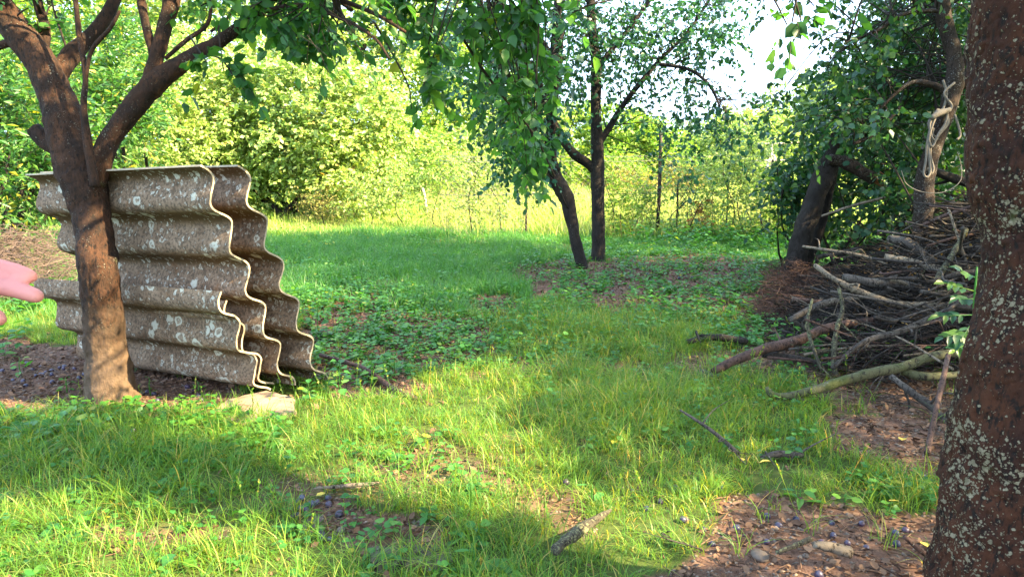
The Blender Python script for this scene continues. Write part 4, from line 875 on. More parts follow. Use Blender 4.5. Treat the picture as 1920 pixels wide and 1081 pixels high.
    S = [([(1437, 728, 5, 4.2), (1455, 742, 7, 4.15), (1500, 738, 8, 4.15), (1560, 720, 9, 4.18), (1620, 702, 9, 4.22), (1690, 688, 9, 4.3), (1740, 670, 8, 4.32), (1790, 660, 7, 4.36)], 'bark_green', 'long smooth greenish branch lying along the front of the brush pile', 14, 1),
         ([(1690, 695, 8, 4.33), (1730, 705, 8, 4.3), (1780, 703, 7, 4.3), (1840, 695, 6, 4.3)], 'bark_green', 'shorter greenish fork branch below the long greenish one', 12, 0),
         ([(1670, 705, 6, 4.2), (1710, 735, 7, 4.1), (1750, 765, 7, 4.0), (1785, 800, 6, 3.9)], 'stick', 'grey branch slanting down right below the greenish branches', 10, 4),
         ([(1338, 695, 7, 4.5), (1380, 675, 9, 4.6), (1430, 655, 9, 4.7), (1490, 640, 10, 4.85), (1560, 612, 8, 4.95), (1640, 600, 7, 5.0), (1740, 585, 6, 5.1)], 'stick_red', 'thick brown branch whose sawn end sticks out lowest left of the brush pile', 14, 2),
         ([(1528, 497, 4, 5.3), (1560, 520, 5, 5.1), (1610, 545, 6, 5.0), (1680, 570, 7, 4.95), (1750, 572, 7, 4.9), (1820, 575, 7, 4.8)], 'stick_pale', 'pale bowed branch arching across the middle of the brush pile', 10, 3),
         ([(1658, 482, 7, 5.6), (1710, 492, 8, 5.5), (1760, 505, 8, 5.3), (1830, 522, 7, 5.1)], 'stick_pale', 'pale straight peeled pole near the top of the brush pile', 12, 1),
         ([(1666, 447, 7, 5.9), (1700, 455, 9, 5.8), (1735, 480, 9, 5.7), (1765, 500, 8, 5.6)], 'stick', 'hooked grey branch at the top of the brush pile beside the roped tree', 12, 2),
         ([(1580, 520, 8, 5.25), (1640, 530, 9, 5.2), (1700, 535, 9, 5.15), (1760, 552, 8, 5.1), (1830, 555, 8, 5.0)], 'stick', 'thick grey branch lying level beneath the peeled pole', 12, 3),
         ([(1573, 540, 3, 4.72), (1580, 580, 4, 4.68), (1568, 620, 4.5, 4.62), (1563, 680, 5, 4.55), (1570, 705, 4, 4.5)], 'lichen_stick', 'upright yellow lichened stick at the front of the brush pile, right one of two', 10, 5),
         ([(1523, 560, 2.5, 4.7), (1514, 610, 3.5, 4.65), (1528, 660, 3.5, 4.55), (1542, 695, 3, 4.5)], 'lichen_stick', 'upright mossy stick at the front of the brush pile, left one of two', 9, 4),
         ([(1778, 665, 4, 3.95), (1766, 720, 5, 3.75), (1752, 780, 5, 3.55), (1738, 850, 6, 3.35)], 'stick_red', 'straight reddish stake standing against the right end of the brush pile', 9, 0),
         ([(1812, 430, 4, 5.2), (1790, 470, 5, 5.1), (1765, 510, 6, 5.0), (1750, 535, 4, 4.95)], 'lichen_stick', 'short lichened twig leaning at the upper right of the brush pile', 8, 5),
         ([(1778, 390, 2.2, 5.3), (1795, 440, 2.5, 5.2), (1812, 490, 2.2, 5.1), (1822, 520, 2, 5.0)], 'stick_pale', 'thin pale cane slanting at the upper right of the brush pile', 6, 0),
         ([(1505, 462, 2.5, 6.2), (1560, 470, 3, 6.0), (1620, 480, 3.5, 5.9), (1670, 500, 3, 5.8)], 'stick_pale', 'thin pale twig reaching left out of the top of the brush pile', 6, 3),
         ([(1540, 405, 2.2, 6.7), (1600, 385, 2.5, 6.6), (1660, 370, 2.2, 6.5)], 'stick_pale', 'thin straight pale cane rising right behind the brush pile', 6, 0),
         ([(1725, 425, 4, 5.8), (1770, 405, 4, 5.6), (1830, 385, 4, 5.4)], 'stick_red', 'straight reddish pole slanting up right beside the roped tree', 8, 0),
         ([(1850, 350, 8, 6.8), (1790, 335, 8, 6.8), (1745, 318, 7, 6.8)], 'bark_mid', 'thick dark branch passing behind the roped tree above the pile', 12, 1),
         ([(1480, 600, 6, 5.1), (1540, 570, 7, 5.15), (1600, 560, 6, 5.2), (1680, 545, 5, 5.25)], 'stick', 'grey brown branch rising right at the left shoulder of the brush pile', 10, 3),
         ([(1830, 560, 5, 4.7), (1760, 590, 6, 4.65), (1690, 620, 6, 4.6), (1620, 640, 5, 4.55), (1560, 690, 4, 4.5)], 'stick', 'long thin branch crossing diagonally over the front of the brush pile', 9, 5)]
    for q, mt, lb, seg, tws in S: log('branch', q, 5, M[mt], lb, 'branch', seg=seg, rough=.28, rs=16, twigs=tws, tw_len=.22)
brush()
# reddish dead vine heap and the hay heap at left
def heap(name, poly, z0, z1, n, L, r, mat, label, cat, dirb=None, hmax=None):
    P = []
    P = np.array([G(*p)[:2] for p in poly]); lo, hi = P.min(0), P.max(0); x, y = rng.uniform(lo[0], hi[0], n*3), rng.uniform(lo[1], hi[1], n*3); k = inpoly(x, y, [tuple(p) for p in P]); x, y = x[k][:n], y[k][:n]; n = len(x)
    c = P.mean(0); e = np.clip(1-np.max(np.abs(np.stack([x, y], -1)-c)/((hi-lo)/2), axis=1), 0, 1)**.5
    z = relief(x, y)+z0+(z1-z0)*rng.random(n)*e; d = rv(n); d[:, 2] *= .35
    if dirb is not None: d = nz(d+np.array(dirb))
    l = L*rng.uniform(.4, 1.3, n); t = np.linspace(0, 1, 4)[None, :, None]; C = np.stack([x, y, z], -1)[:, None]+d[:, None]*l[:, None, None]*(t-.5)+rv(n)[:, None]*np.sin(t*PI)*l[:, None, None]*.25
    C[..., 2] = np.maximum(C[..., 2], .008); mb = MB(); prisms(mb, C, r*rng.uniform(.5, 1.5, n)[:, None]*np.array([1, .9, .8, .5])); tag(mb.build(name, mat), label, cat, None, 'stuff')
heap('dry_vines', [(1410, 600), (1440, 540), (1480, 520), (1560, 530), (1560, 590), (1500, 620), (1440, 615)], 0, .42, 2600, .22, .0022, M['roots'], 'reddish brown tangle of dead vines at the foot of the leaning dead tree', 'dead vines')
heap('hay_heap', [(-200, 520), (30, 490), (150, 510), (160, 545), (100, 575), (-200, 600)], 0, .66, 4200, .3, .003, M['hay'], 'heap of dry brown stems and hay left of the corrugated sheets', 'hay heap')
# ivy and bushes at the right behind the pile
def bush(name, label, cat, spots, size, nper, L, mat, nl=7, lod=1, group=None, base=None, stems=True, gap=0, wid=1.1, mask=None, droop=.25, stem_r=.02, bark=None, up=0, nst=6):
    lf, tw, tb = MB(), MB(), MB(); cs = np.array([s[0] for s in spots]); c = cs.mean(0)
    base = np.array([c[0], c[1], 0]) if base is None else np.array(base); sk = []
    if stems:
        for _ in range(nst):
            e = cs[rng.integers(len(cs))]; s = base+np.array([rng.normal()*.1, rng.normal()*.1, 0]); m_ = (s+e)/2+rng.normal(size=3)*.12*np.linalg.norm(e-s)*.6; m_[2] = max(m_[2], (s[2]+e[2])*.5); sk += list(tube(tb, [s, s*.7+m_*.3+np.array([0, 0, .1]), m_, e], [stem_r, stem_r*.85, stem_r*.6, stem_r*.3], 7, 5, .15, 8))
    crown_twigs(tw, lf, spots, sk, nper, L, nl, size, lod, mask, None, droop, gap, .003, link=stems and len(spots) < 400, wid=wid, up=up)
    t = thing(name, base, label, cat, group)
    if tb.n: tb.build('stem', bark or M['bark_mid'], t)
    if tw.n: tw.build('twigs', M['twig'], t)
    lf.build('foliage', mat, t); return t
bush('climbing_bush', 'dark leafy bush climbing over the leaning dead tree and the pile back', 'bush', pick([[(1500, 250), (1830, 240), (1830, 400), (1700, 440), (1640, 450), (1600, 470), (1530, 470), (1500, 420), (1500, 330)]], 7.8, 9.2, 110, 36)+pick([[(1640, 330), (1830, 330), (1830, 410), (1640, 430)]], 6.7, 7.4, 14, 20), .075, 6, .28, M['vine_leaf'], 8, 0, wid=1.3, base=(3.3, 7.8, 0))
bush('leafy_shrub', 'bright edged leafy shrub along the left side of the leaning dead tree', 'bush', pick([[(1465, 300), (1530, 280), (1520, 350), (1490, 430), (1460, 450), (1450, 400)]], 8.0, 8.8, 20, 26), .085, 5, .25, M['vine_leaf'], 7, 0, wid=.8, base=(3.4, 8.5, 0))
bush('hedge_tree', 'tall green leafy tree filling the upper right behind the roped tree', 'tree', pick([[(1665, 120), (1710, -60), (1900, -60), (1920, 360), (1650, 360), (1620, 250)]], 9.5, 12.5, 200, 50), .10, 8, .4, M['mid_leaf'], 8, 1, base=(7, 11, 0), stem_r=.09)
# ------------------------------------------------------------ small plants standing by themselves
def plant(px, py, h, n, size, label, name='weed_plant', mat='weed', wid=1.2, d=None, lean=(0, 0), spread=0.0):
    g = G(px, py) if d is None else d; lf, st_ = MB(), MB(); z = gz(g[0], g[1]); B = np.array([g[0], g[1], z-.01]); T = B+np.array([lean[0]*h, lean[1]*h, h])
    tube(st_, [B, (B+T)/2+rng.normal(size=3)*.04*h, T], [.004, .003, .0015], 6, 4)
    k = n; q = np.linspace(.25, 1, k)[:, None]; P = B*(1-q)+T*q; a = np.arange(k)*2.4+rng.random()*6; D = np.stack([np.cos(a), np.sin(a), rng.uniform(-.2, .5, k)], -1)
    Pt = P+D*(.02+spread); prisms(st_, np.stack([P, (P+Pt)/2+np.array([0, 0, .004]), Pt], 1), np.full((k, 3), .0012))
    leaves(lf, Pt, D, np.array([0, 0, 1.0])+.25*rng.normal(size=(k, 3)), size*rng.uniform(.7, 1.15, k)*np.linspace(1.1, .6, k), 0, wid)
    t = thing(name, (g[0], g[1], z), label, 'plant'); st_.build('stem', M[mat], t); lf.build('leaves', M[mat], t); return t
plant(500, 0, 0, 0, 0, '', d=None) if False else None
for q in [(340, 1062, .09, 6, .075, 'broad leaved seedling with pointed leaves at the bottom left edge', {}),
          (890, 1068, .10, 2, .10, 'single large oval dock leaf standing at the bottom centre', dict(wid=.8)),
          (1110, 950, .11, 2, .08, 'narrow green leaf standing in dappled soil right of centre', dict(wid=.6)),
          (1500, 935, .07, 6, .085, 'broad leaved dock plant on the edge of the dark soil at right', dict(wid=.8)),
          (1585, 940, .06, 5, .06, 'small round leaved plant right of the dock plant', {}),
          (525, 770, .0, 0, .0, '', {}),
          (385, 800, .13, 9, .07, 'leafy nettle like seedling left of the pale stone slab', {}),
          (410, 812, .10, 8, .065, 'lower leafy seedling against the left corner of the pale stone slab', {}),
          (283, 742, .12, 5, .035, 'thin upright seedling right of the left trunk foot', {}),
          (372, 735, .07, 8, .028, 'tiny leafy sprout under the front corrugated sheet', {}),
          (580, 760, .14, 10, .065, 'leafy seedling right of the pale stone slab', {}),
          (612, 742, .10, 8, .06, 'low leafy seedling at the lower right corner of the rear sheet', {}),
          (640, 745, .26, 14, .075, 'tall bright green leafy weed right of the corrugated sheets', {}),
          (700, 725, .18, 12, .075, 'bushy heart leaved weed over the dark fallen branch', {}),
          (740, 705, .16, 10, .06, 'slender weed right of the bushy heart leaved one', {}),
          (600, 640, .34, 14, .06, 'tall slender weed touching the edge of the rear sheet', {}),
          (235, 775, .08, 8, .05, 'dark green seedling below the left trunk', {}),
          (60, 830, .10, 12, .075, 'spreading lobed leaf plant at far left in the sunny grass', dict(spread=.05)),
          (120, 822, .10, 12, .075, 'spreading lobed leaf plant right of the far left one', dict(spread=.05)),
          (715, 868, .08, 5, .075, 'pale leaved plant in the brightest grass left of centre', {}),
          (995, 745, .08, 5, .05, 'small four leaved plant in the shaded grass at centre', {}),
          (1110, 750, .09, 5, .055, 'small heart leaved plant in the shaded grass right of centre', {}),
          (1370, 700, .14, 8, .06, 'leafy seedling in front of the mossy pole', {}),
          (1455, 640, .2, 10, .07, 'leafy seedling at the left tip of the brush pile', {}),
          (40, 700, .12, 8, .06, 'green seedling on littered soil at far left', {}),
          (125, 730, .1, 8, .05, 'green seedling on littered soil just left of the left trunk', {})]:
    if q[3]: plant(*q[:6], **q[6])
# maple-like sapling beside the right trunk, yellow tub behind it
def sapling_right():
    d = 2.9; base = at(1812, 800, d); t = thing('sapling', (base[0], base[1], 0), 'young sapling with drooping toothed leaves beside the big right trunk', 'sapling'); st_, lf = MB(), MB()
    P, r = trace([(1826, 900, 3), (1822, 760, 3), (1822, 660, 2.6), (1826, 580, 2.4), (1832, 500, 1.6)], d); C = tube(st_, P, r, 6, 6)
    for (x0, y0, x1, y1) in [(1826, 545, 1770, 530), (1826, 560, 1795, 560), (1824, 590, 1760, 592), (1824, 620, 1768, 632), (1824, 600, 1800, 640), (1824, 640, 1790, 655), (1828, 520, 1800, 505), (1826, 575, 1848, 545)]:
        a, b = at(x0, y0, d), at(x1, y1, d-.06); D = nz((b-a)[None])[0]; L = np.linalg.norm(b-a); tube(st_, [a, (a+b)/2, b], [.0018, .0015, .001], 5, 3)
        k = 7; q = np.repeat(np.linspace(.35, 1, 4), 2)[:k]; s = np.where(np.arange(k) % 2 == 0, 1, -1); up = np.array([0, -.5, .85]); sd = np.cross(D, up)
        P_ = a+D*L*q[:, None]; A = D+sd*s[:, None]*.9*(q[:, None] < .98); leaves(lf, P_, A+np.array([0, 0, -.15]), up+.2*rng.normal(size=(k, 3)), rng.uniform(.036, .055, k), 0, .75)
    st_.build('stem', M['weed'], t); lf.build('leaves', M['vine_leaf'], t)
sapling_right()
def tub():
    c = at(1808, 690, 3.05); r0, r1, h = .095, .125, .16; mb = MB(); a = np.arange(32)/32*2*PI; prof = [(r0*.0, 0), (r0, 0), (r1, h), (r1+.008, h), (r1+.008, h+.01), (r1-.004, h+.01), (r0-.006, .01), (0, .01)]
    V = np.array([[r*math.cos(b), r*math.sin(b), z] for r, z in prof for b in a]); n = 32; q = [(i*n+j, i*n+(j+1) % n, (i+1)*n+(j+1) % n, (i+1)*n+j) for i in range(len(prof)-1) for j in range(n)]
    o = put('plastic_tub', V, np.array(q), M['cream'], (c[0]+.19, c[1]+.12, c[2]-.15), 'cream plastic tub half hidden behind the big right trunk', 'tub')
tub()

# ------------------------------------------------------------ wire fence
def fence():
    y0 = 12.7; xa, xb = -1.2, 6.6; f = thing('wire_fence', (2.5, y0, 0), 'rusty wire mesh fence with thin iron posts between orchard and meadow', 'fence')
    sl_ = .16; Y = lambda x: y0+sl_*(x-1.0); Ht = 1.38
    for px, top, rad in ((1232, 248, 3.4), (1268, 345, 1.8), (1366, 330, 1.6), (985, 330, 2.0), (1452, 300, 2.0)):
        x = (px-960)/FPX*13.0; P = np.array([x, Y(x), 0]); mb = MB(); h = CAMZ+(290-top)/FPX*13.0+.02
        tube(mb, [P-[0, 0, .1], P+[.01, 0, h*.5], P+[0, 0, h]], [rad/FPX*13]*3, 8, 3, .05); mb.build('post', M['iron'], f)
    s = .11; lines = []
    for k in np.arange(xa-Ht, xb, s):
        for sg in (1, -1):
            a0 = k if sg == 1 else k+Ht; p0 = np.array([a0, 0.0]); p1 = np.array([a0+sg*Ht, Ht])
            t0, t1 = 0, 1
            if sg == 1: t0 = max(0, (xa-a0)/Ht); t1 = min(1, (xb-a0)/Ht)
            else: t0 = max(0, (a0-xb)/Ht); t1 = min(1, (a0-xa)/Ht)
            if t1-t0 < .05: continue
            q = [p0+(p1-p0)*t for t in np.linspace(t0, t1, 4)]; lines.append([[c[0], Y(c[0])-.03+.01*sg, c[1]+.02] for c in q])
    mb = MB(); L = np.array(lines); prisms(mb, L, np.full(L.shape[:2], .0024)); mb.build('wire_mesh', M['wire'], f)
    mb = MB()
    for z in (1.38, 1.30, .75): xs = np.linspace(xa, xb, 14); tube(mb, [[x, Y(x)-.04, z+.012*math.sin(x*5+z)] for x in xs], [.0045]*14, 5, 2)
    mb.build('line_wire', M['wire'], f)
fence()
def stake(px, y0, y1, wpx, d, mat, label, name='stake', cat='stake', tilt=0):
    P, r = trace([(px, y0, wpx), (px+tilt*.5, (y0+y1)/2, wpx), (px+tilt, y1, wpx*.9)], d); mb = MB(); P[0] = np.array([P[0][0], P[0][1], min(0, P[0][2])]); tube(mb, P, r, 8, 3, .1)
    tag(mb.build(name, M[mat], None, True, (P[0][0], P[0][1], 0)), label, cat)
stake(800, 385, 352, 3, 17, 'pale_wood', 'short leaning white stake in the tall grass left of centre', tilt=-8)
stake(985, 390, 352, 4, 18, 'pale_wood', 'pale stake in the grass just left of the crooked tree')
stake(735, 395, 330, 4, 19, 'pale_wood', 'thin bleached stake at the right side of the big bush', 'weathered_stake', 'stake')
def frame():
    d = 30; b = at(1450, 330, d); t = thing('wooden_frame', (b[0], b[1], 0), 'pale wooden frame standing far off in the meadow at right', 'frame')
    mb = MB()
    for a in [[(1425, 345), (1447, 285)], [(1478, 345), (1448, 285)], [(1447, 345), (1447, 268)]]: P, r = trace([(x, y, 2.2) for x, y in a], d); P[0][2] = 0; tube(mb, P, r, 6, 2)
    mb.build('post', M['pale_wood'], t); mb = MB()
    for a in [[(1418, 270), (1500, 268)], [(1400, 302), (1500, 300)]]: P, r = trace([(x, y, 1.6) for x, y in a], d-.1); tube(mb, P, r, 6, 2)
    mb.build('rail', M['pale_wood'], t)
frame()

# saplings growing along the fence
SPL = [(1170, 448, 360, 12.2, 30, 'leafy_sapling', 'small leafy sapling just right of the upright dark plum tree', 'far_leaf', 40),
       (1195, 440, 300, 13.6, 22, 'leafy_sapling', 'thin sapling behind the fence left of the tall iron post', 'far_leaf', 26),
       (1270, 447, 330, 12.3, 18, 'bare_sapling', 'nearly bare dark sapling right of the tall iron post', 'mid_leaf', 5),
       (1310, 450, 400, 12.1, 22, 'dry_weed', 'dark dry weed clump at the foot of the fence', 'dry_leaf', 26),
       (1365, 450, 250, 12.4, 45, 'leafy_sapling', 'tall leafy sapling in the middle of the right fence section', 'pale_leaf', 120),
       (1398, 448, 240, 12.9, 38, 'leafy_sapling', 'tallest thin sapling at the fence left of the leaning dead tree', 'pale_leaf', 90),
       (1440, 455, 330, 12.5, 36, 'leafy_sapling', 'bushy sapling at the fence beside the leaning dead tree', 'far_leaf', 60),
       (885, 440, 270, 13.2, 42, 'leafy_sapling', 'reddish stemmed leafy sapling left of the crooked plum tree', 'hedge_leaf', 110),
       (940, 440, 300, 13.6, 40, 'leafy_sapling', 'yellow green sapling next to the crooked plum tree', 'hedge_leaf', 90),
       (1075, 420, 350, 14.0, 30, 'leafy_sapling', 'low sapling seen between the pair of plum trees', 'far_leaf', 30),
       (690, 430, 330, 15.0, 50, 'leafy_sapling', 'sapling at the right foot of the big sunlit bush', 'hedge_leaf', 100),
       (610, 425, 365, 15.5, 44, 'rusty_shrub', 'low rusty brown shrub under the big sunlit bush', 'rust_leaf', 130)]
SPL += [(1150, 446, 310, 13.0, 34, 'leafy_sapling', 'loose leafy sapling against the fence beside the upright plum tree', 'far_leaf', 60),
        (1215, 440, 345, 14.4, 40, 'leafy_sapling', 'wide low sapling just behind the tall iron post', 'far_leaf', 80),
        (1300, 442, 300, 13.8, 44, 'leafy_sapling', 'bushy sapling behind the bare dark one at the fence', 'pale_leaf', 110),
        (1335, 440, 330, 13.4, 34, 'leafy_sapling', 'low bushy sapling left of the tall leafy fence sapling', 'far_leaf', 80),
        (1420, 440, 270, 14.2, 50, 'leafy_sapling', 'broad pale sapling behind the two tallest fence saplings', 'pale_leaf', 130),
        (1475, 452, 350, 13.2, 36, 'leafy_sapling', 'low green sapling nearest the leaning dead tree at the fence', 'far_leaf', 80),
        (1010, 425, 330, 14.5, 40, 'leafy_sapling', 'low leafy sapling left of the crooked plum tree foot', 'hedge_leaf', 80),
        (830, 430, 300, 15.2, 50, 'leafy_sapling', 'bushy sapling standing between the white stake and the reddish stemmed one', 'far_leaf', 120),
        (760, 425, 310, 16.0, 55, 'leafy_sapling', 'bushy sapling just left of the leaning white stake', 'hedge_leaf', 120)]
for px, y0, y1, d, wpx, nm, lab, mt, n in SPL:
    b = G(px, y0); dd = b[1]*ct+CAMZ*st; tb, tw, lf = MB(), MB(), MB(); top = at(px+rng.normal()*4, y1, dd); H = top[2]; top = np.array([top[0], b[1]+.05, H]); b = np.array([b[0], b[1], 0.])
    C = tube(tb, [b, b*.65+top*.35+rng.normal(size=3)*.09, b*.3+top*.7+rng.normal(size=3)*.12, top], [.011, .009, .006, .003], 7, 6, .1); n = int(n*1.5); top = top+rng.normal(size=3)*.03
    q = rng.uniform(.08, 1, n)**.85; w_ = 1.15*wpx/FPX*dd; P = b+(top-b)*q[:, None]+rng.normal(size=(n, 3))*[.35*w_, .35*w_, .1]; D = rv(n); D[:, 2] = np.abs(D[:, 2])*.5+.25
    sprays(tw, lf, P, D, w_*rng.uniform(.5, 1.3, n)*(1.15-q*.6), 7 if nm != 'bare_sapling' else 2, .075 if mt != 'rust_leaf' else .045, .35, 1, .003, None, None, .05, .9)
    if nm == 'bare_sapling': sprays(tw, lf, b+(top-b)*rng.uniform(.3, 1, (30, 1)), np.column_stack([rng.normal(size=30), rng.normal(size=30), np.abs(rng.normal(size=30))+.6]), .45, 2, .03, .05, 1, .005, None, None, .7)
    t = thing(nm, b, lab, 'sapling' if 'sapling' in nm else 'shrub', 'saplings growing along the fence' if 'sapling' in nm else None)
    tb.build('stem', M['twig'], t); tw.build('twigs', M['twig'], t)
    if lf.n: lf.build('foliage', M[mt], t)

# ------------------------------------------------------------ bushes and trees behind
def bigbush(name, label, cat, blobs, n, size, mat, base, group=None, stem_r=.06, nst=6, bark=None, L=.4, nl=8, fill=.25, seed=0, wid=1.1):
    """lobed crown: leafy shoots set all over several lumpy lobes, each shoot a few leaves"""
    lf, tw, tb = MB(), MB(), MB(); base = np.array(base, float); sk = []
    vol = np.array([(b[1][0]*b[1][2]+b[1][1]*b[1][2]) for b in blobs]); ns = rng.multinomial(n, vol/vol.sum())
    allP, allD = [], []
    for (c, r), k in zip(blobs, ns):
        c, r = np.array(c, float), np.array(r, float); d = rv(k*2); s = 1+.45*fbm(d*1.0+c, 2.2, seed, 3); rad = np.where(rng.random(k*2) < fill, rng.uniform(.45, .95, k*2), rng.uniform(.88, 1.05, k*2))
        P = c+d*r*(s*rad)[:, None]; keep = (fbm(P, 1.6/np.mean(r)*1.4, seed+5, 3) > -.22) & (P[:, 2] > .05) & (P[:, 1]*SV[1]*0 == 0)
        vis = (d[:, 1] < .35) | (rng.random(k*2) < .5); m = keep & vis; allP.append(P[m][:k]); allD.append(d[m][:k]+np.array([0, 0, .15])+.5*rng.normal(size=(min(k, m.sum()), 3)))
    P, D = np.concatenate(allP), np.concatenate(allD); sprays(tw, lf, P, D, L*rng.uniform(.5, 1.3, len(P)), nl, size, .25, 1, .004, None, None, .0, wid, .25)
    for i in range(nst):
        c, r = blobs[rng.integers(len(blobs))]; e = np.array(c)+rv(1)[0]*np.array(r)*.5; s = base+np.array([rng.normal()*.15, rng.normal()*.15, 0]); m_ = s*.5+e*.5; m_[2] = (s[2]+e[2])*.45
        tube(tb, [s, s*.75+m_*.25, m_, e], [stem_r*1.1, stem_r, stem_r*.7, stem_r*.25], 8, 5, .15, 5)
    t = thing(name, base, label, cat, group); tb.build('trunk' if cat == 'tree' else 'stem', bark or M['bark_mid'], t); tw.build('twigs', M['twig'], t); lf.build('crown' if cat == 'tree' else 'foliage', mat, t); return t
def B(px, py, d, rx, ry, rz): return (at(px, py, d), (rx/FPX*d, ry/FPX*d, rz/FPX*d))
D_ = 16.5
bigbush('sunlit_bush', 'big rounded sunlit yellow green bush behind the corrugated sheets', 'bush',
        [B(520, 240, D_, 130, 120, 110), B(620, 280, D_, 110, 110, 110), B(430, 290, D_+.5, 120, 100, 110), B(360, 220, D_+1, 110, 100, 100), B(560, 160, D_+.5, 110, 100, 80), B(680, 230, D_, 75, 80, 90), B(660, 350, D_-.3, 70, 60, 60), B(450, 370, D_, 70, 60, 40)],
        7000, .12, M['hedge_leaf'], (at(540, 400, D_)[0], at(540, 400, D_)[1], 0), None, .07, 9, None, .34, 8, .3, 1)
bigbush('sunlit_bush', 'yellow green bush glimpsed between the left trunk and the big rounded bush', 'bush', [B(300, 260, 15, 80, 80, 110), B(250, 340, 14.5, 70, 60, 80), B(330, 150, 16, 80, 80, 80)], 2200, .10, M['hedge_leaf'], (at(290, 400, 15)[0], at(290, 400, 15)[1], 0), None, .05, 5, None, .32, 8, .3, 2)
bigbush('leafy_bush', 'fresh green bush at the far left edge behind the hay heap', 'bush', [B(-20, 330, 9, 120, 100, 110), B(60, 240, 9.5, 90, 80, 90), B(-60, 180, 9.5, 120, 100, 120), B(110, 340, 10, 60, 50, 60)], 1500, .12, M['left_leaf'], (at(-20, 400, 9)[0], at(-20, 400, 9)[1], 0), None, .05, 6, None, .35, 8, .3, 3, .6)
bigbush('leafy_bush', 'green large leaved bush right behind the left plum tree fork', 'bush', [B(210, 230, 11.5, 70, 60, 90), B(150, 130, 12, 100, 80, 80), B(240, 140, 12, 70, 60, 60)], 900, .13, M['left_leaf'], (at(200, 400, 11.5)[0], at(200, 400, 11.5)[1], 0), None, .05, 6, None, .38, 8, .3, 4, .6)
bigbush('background_tree', 'tall sunny tree behind the big rounded bush at upper left centre', 'tree', [B(480, 40, 25, 200, 170, 130), B(650, 90, 26, 150, 140, 110), B(700, -40, 27, 180, 160, 120), B(350, -30, 26, 200, 160, 120)], 5200, .17, M['hedge_leaf'], (at(560, 300, 26)[0], at(560, 300, 26)[1], 0), 'background trees', .18, 6, None, .6, 8, .3, 5)
bigbush('background_tree', 'tall sunny tree behind the left plum tree at the upper left', 'tree', [B(130, 60, 24, 190, 160, 150), B(-60, 100, 23, 180, 150, 150), B(60, -80, 25, 220, 160, 120), B(200, 220, 22, 120, 100, 110)], 4600, .17, M['far_leaf'], (at(80, 300, 24)[0], at(80, 300, 24)[1], 0), 'background trees', .18, 5, None, .6, 8, .3, 6)
bigbush('background_tree', 'rounded green tree behind the hanging boughs at upper centre', 'tree', [B(800, 200, 27, 100, 90, 110), B(860, 130, 30, 110, 100, 90), B(780, 300, 25, 80, 70, 70)], 3000, .17, M['far_leaf'], (at(810, 320, 27)[0], at(810, 320, 27)[1], 0), 'background trees', .14, 5, None, .6, 8, .3, 7)
bigbush('background_tree', 'yellow green low tree seen left of the crooked plum tree', 'tree', [B(910, 270, 26, 80, 70, 70), B(970, 240, 29, 80, 70, 60), B(840, 320, 22, 60, 50, 50), B(930, 350, 22, 50, 50, 40)], 2600, .15, M['hedge_leaf'], (at(920, 330, 26)[0], at(920, 330, 26)[1], 0), 'background trees', .1, 4, None, .5, 8, .3, 8)
bigbush('background_tree', 'sunny rounded tree seen between the pair of plum trees', 'tree', [B(1075, 270, 32, 70, 60, 60), B(1050, 330, 28, 50, 50, 30)], 1500, .19, M['far_leaf'], (at(1075, 320, 32)[0], at(1075, 320, 32)[1], 0), 'background trees', .1, 4, None, .6, 8, .3, 9)
bigbush('background_tree', 'bright green rounded tree right of the upright dark plum tree', 'tree', [B(1180, 270, 30, 60, 60, 65), B(1220, 300, 31, 60, 50, 45), B(1150, 320, 28, 40, 40, 30)], 2200, .17, M['far_leaf'], (at(1190, 330, 30)[0], at(1190, 330, 30)[1], 0), 'background trees', .12, 4, None, .55, 8, .3, 10)
bigbush('background_tree', 'pale hazy tree above the right fence section', 'tree', [B(1365, 285, 36, 60, 60, 55), B(1420, 270, 40, 60, 60, 50), B(1320, 310, 36, 50, 50, 30)], 2000, .22, M['pale_leaf'], (at(1370, 320, 36)[0], at(1370, 320, 36)[1], 0), 'background trees', .12, 4, None, .7, 8, .3, 11)
bigbush('background_tree', 'pale hazy tree farther right beyond the wooden frame', 'tree', [B(1500, 250, 44, 80, 70, 70), B(1570, 230, 44, 80, 70, 90)], 1800, .26, M['pale_leaf'], (at(1530, 320, 44)[0], at(1530, 320, 44)[1], 0), 'background trees', .15, 4, None, .8, 8, .3, 12)
bigbush('background_bush', 'brownish low bush in the meadow behind the fence', 'bush', [B(1180, 345, 24, 45, 40, 18), B(1265, 335, 26, 45, 40, 20)], 700, .11, M['rust_leaf'], (at(1200, 355, 24)[0], at(1200, 355, 24)[1], 0), None, .03, 5, None, .3, 8, .3, 13)
lf, tw = MB(), MB(); n = 15000; x = rng.uniform(-60, 70, n); y = 52+rng.uniform(-3, 3, n)+.02*x*x*.2; h = 2.6+1.5*fbm(np.stack([x, y*0, y*0], -1), .12, 3)
P = np.stack([x, y, rng.uniform(0, 1, n)**.8*h], -1); sprays(tw, lf, P, rv(n), .8, 6, .34, .2, 1, .006)
tag(lf.build('far_hedge', M['pale_leaf']), 'long pale hedge closing the far side of the meadow', 'hedge', None, 'stuff')

